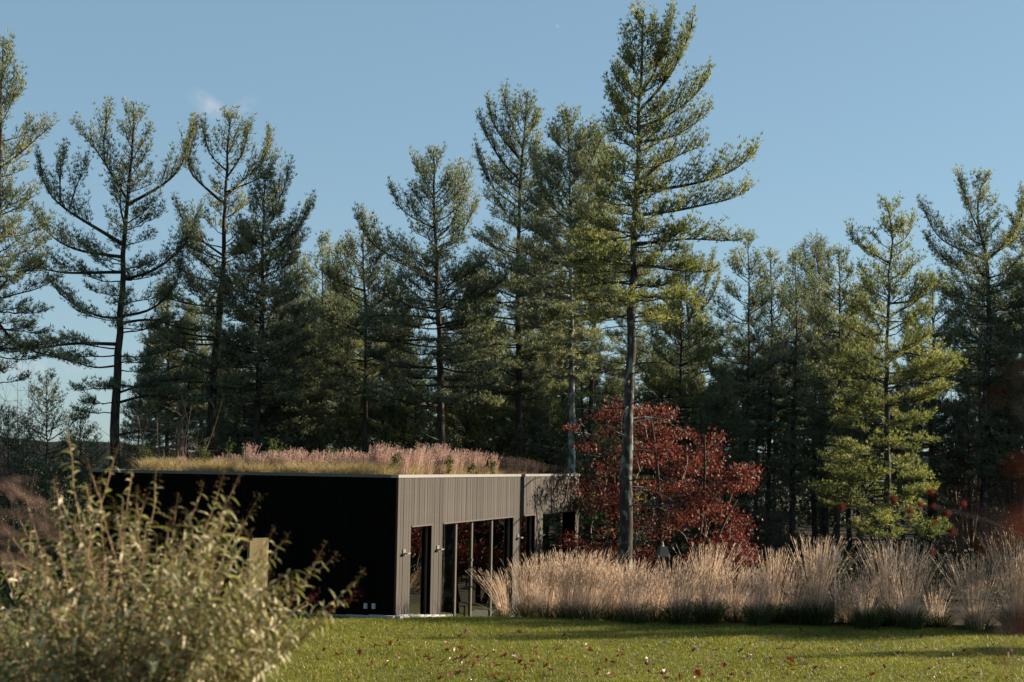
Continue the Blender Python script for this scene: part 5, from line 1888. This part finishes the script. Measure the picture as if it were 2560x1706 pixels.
# ------------------------------------------------------------------ very near plants at the frame edges
def near_plume():
    rng = np.random.default_rng(900)
    bx, by = -1.75, 3.2
    bz = float(ground_z(bx, by))
    root = thing('dry_plume_grass', 'blurred pinkish dry grass plume poking in at the left edge', 'ornamental grass', (bx, by, bz))
    org = np.array([bx, by, bz])
    st, pl = Acc(), Acc()
    for (px, py, D) in [(95, 1310, 3.2), (70, 1250, 3.25), (55, 1400, 3.1), (20, 1215, 3.3), (30, 1340, 3.2)]:
        tip = np.array([*at(px, py, D)]) - org
        b = np.array([rng.normal(0, 0.06), rng.normal(0, 0.06), -0.05])
        P = bez(b, np.array([0.1, 0, tip[2] + 0.25]), tip, 16)
        st.tube(P, np.linspace(0.004, 0.0015, 16), 5)
        T = nrm(np.gradient(P, axis=0))
        for j in range(45):
            f = rng.uniform(9.5, 15)
            i0 = min(int(f), 14)
            p = P[i0] + (P[i0 + 1] - P[i0]) * (f - i0)
            d = nrm(T[i0] + rng.normal(0, 0.22, 3))
            L = rng.uniform(0.04, 0.11)
            pl.tube([p, p + d * L * 0.5 + rng.normal(0, 0.003, 3), p + d * L + np.array([0, 0, -0.012])], [0.0012, 0.0016, 0.0005], 3)
    part('stems', st, 'plume', root)
    part('plume', pl, 'plume', root)


near_plume()


def near_red():
    rng = np.random.default_rng(910)
    bx, by = 2.0, 4.5
    bz = float(ground_z(bx, by))
    root = thing('red_berry_shrub', 'blurred shrub with small red berries and rusty leaves reaching in at the right edge', 'bush', (bx, by, bz))
    org = np.array([bx, by, bz])
    spots = [(2104, 1268), (2233, 1250), (2326, 1230), (2274, 1279), (2332, 1266), (2366, 1284), (2405, 1261), (2337, 1305), (2380, 1330), (2330, 1379), (2300, 1262)]
    main = [np.array([*at(px, py, 4.5)]) - org for px, py in [(2700, 1420), (2560, 1340), (2440, 1290), (2330, 1262), (2220, 1262), (2104, 1268)]]
    P = resample(np.array([[0, 0, -0.05], [0.02, 0, 0.8]] + [m for m in main]), 30)
    a = Acc()
    a.tube(P, np.linspace(0.007, 0.0008, 30), 5)
    for (px, py) in spots:
        q = np.array([*at(px, py, 4.5 + rng.normal(0, 0.06))]) - org
        i = int(np.argmin(np.linalg.norm(P - q, axis=1)))
        a.tube([P[i], q], [0.0008, 0.0006], 3)
    part('stem', a, 'twig', root)
    for (px, py) in spots:
        q = np.array([*at(px, py, 4.5 + rng.normal(0, 0.05))]) - org
        a = Acc()
        R = rng.uniform(0.008, 0.012)
        a.lathe([(R * math.sin(t), -R * math.cos(t)) for t in np.linspace(0.02, math.pi - 0.02, 7)], 9, tuple(q))
        part('berry', a, 'red_leaf', root, True)
    # rusty leaves nearer the lens along the right edge
    lv = [lance_leaf(1.0, 0.22, dr, 0.4) for dr in (0.3, 0.8)]
    b2 = np.array([*at(2600, 1400, 1.5)]) - org
    for (px0, py0, px1, py1, n) in [(2720, 1160, 2480, 1300, 9), (2730, 1300, 2430, 1330, 9), (2720, 1380, 2490, 1400, 8), (2700, 1430, 2500, 1570, 9), (2680, 930, 2550, 1010, 3)]:
        D = rng.uniform(0.80, 1.0)
        A0 = np.array([*at(px0, py0, D)]) - org
        A1 = np.array([*at(px1, py1, D)]) - org
        root_pt = np.array([-1.3, -3.4, 0.6])
        Pb = resample(np.array([root_pt, A0 * 0.9 + root_pt * 0.1, A0, 0.5 * (A0 + A1) + np.array([0, 0, 0.01]), A1]), 18)
        a = Acc()
        a.tube(Pb, np.linspace(0.003, 0.0005, 18), 4)
        part('stem', a, 'twig', root)
        for j in range(n):
            p = A0 + (A1 - A0) * rng.uniform(0.15, 1) + rng.normal(0, 0.010, 3)
            d = nrm(nrm(A1 - A0) + rng.normal(0, 0.6, 3))
            y_ = nrm(np.cross(np.array([0, 0, 1.0]) + rng.normal(0, 0.6, 3), d))
            z_ = np.cross(d, y_)
            V, q = lv[rng.integers(2)]
            L = rng.uniform(0.014, 0.026)
            a = Acc()
            a.add(p + (V[:, :1] * d + V[:, 1:2] * y_ + V[:, 2:3] * z_) * L, q=q)
            part('leaf', a, 'rust_leaf', root)


near_red()
bpy.context.view_layer.update()
print('tufts', sum(n for _, n in NT))
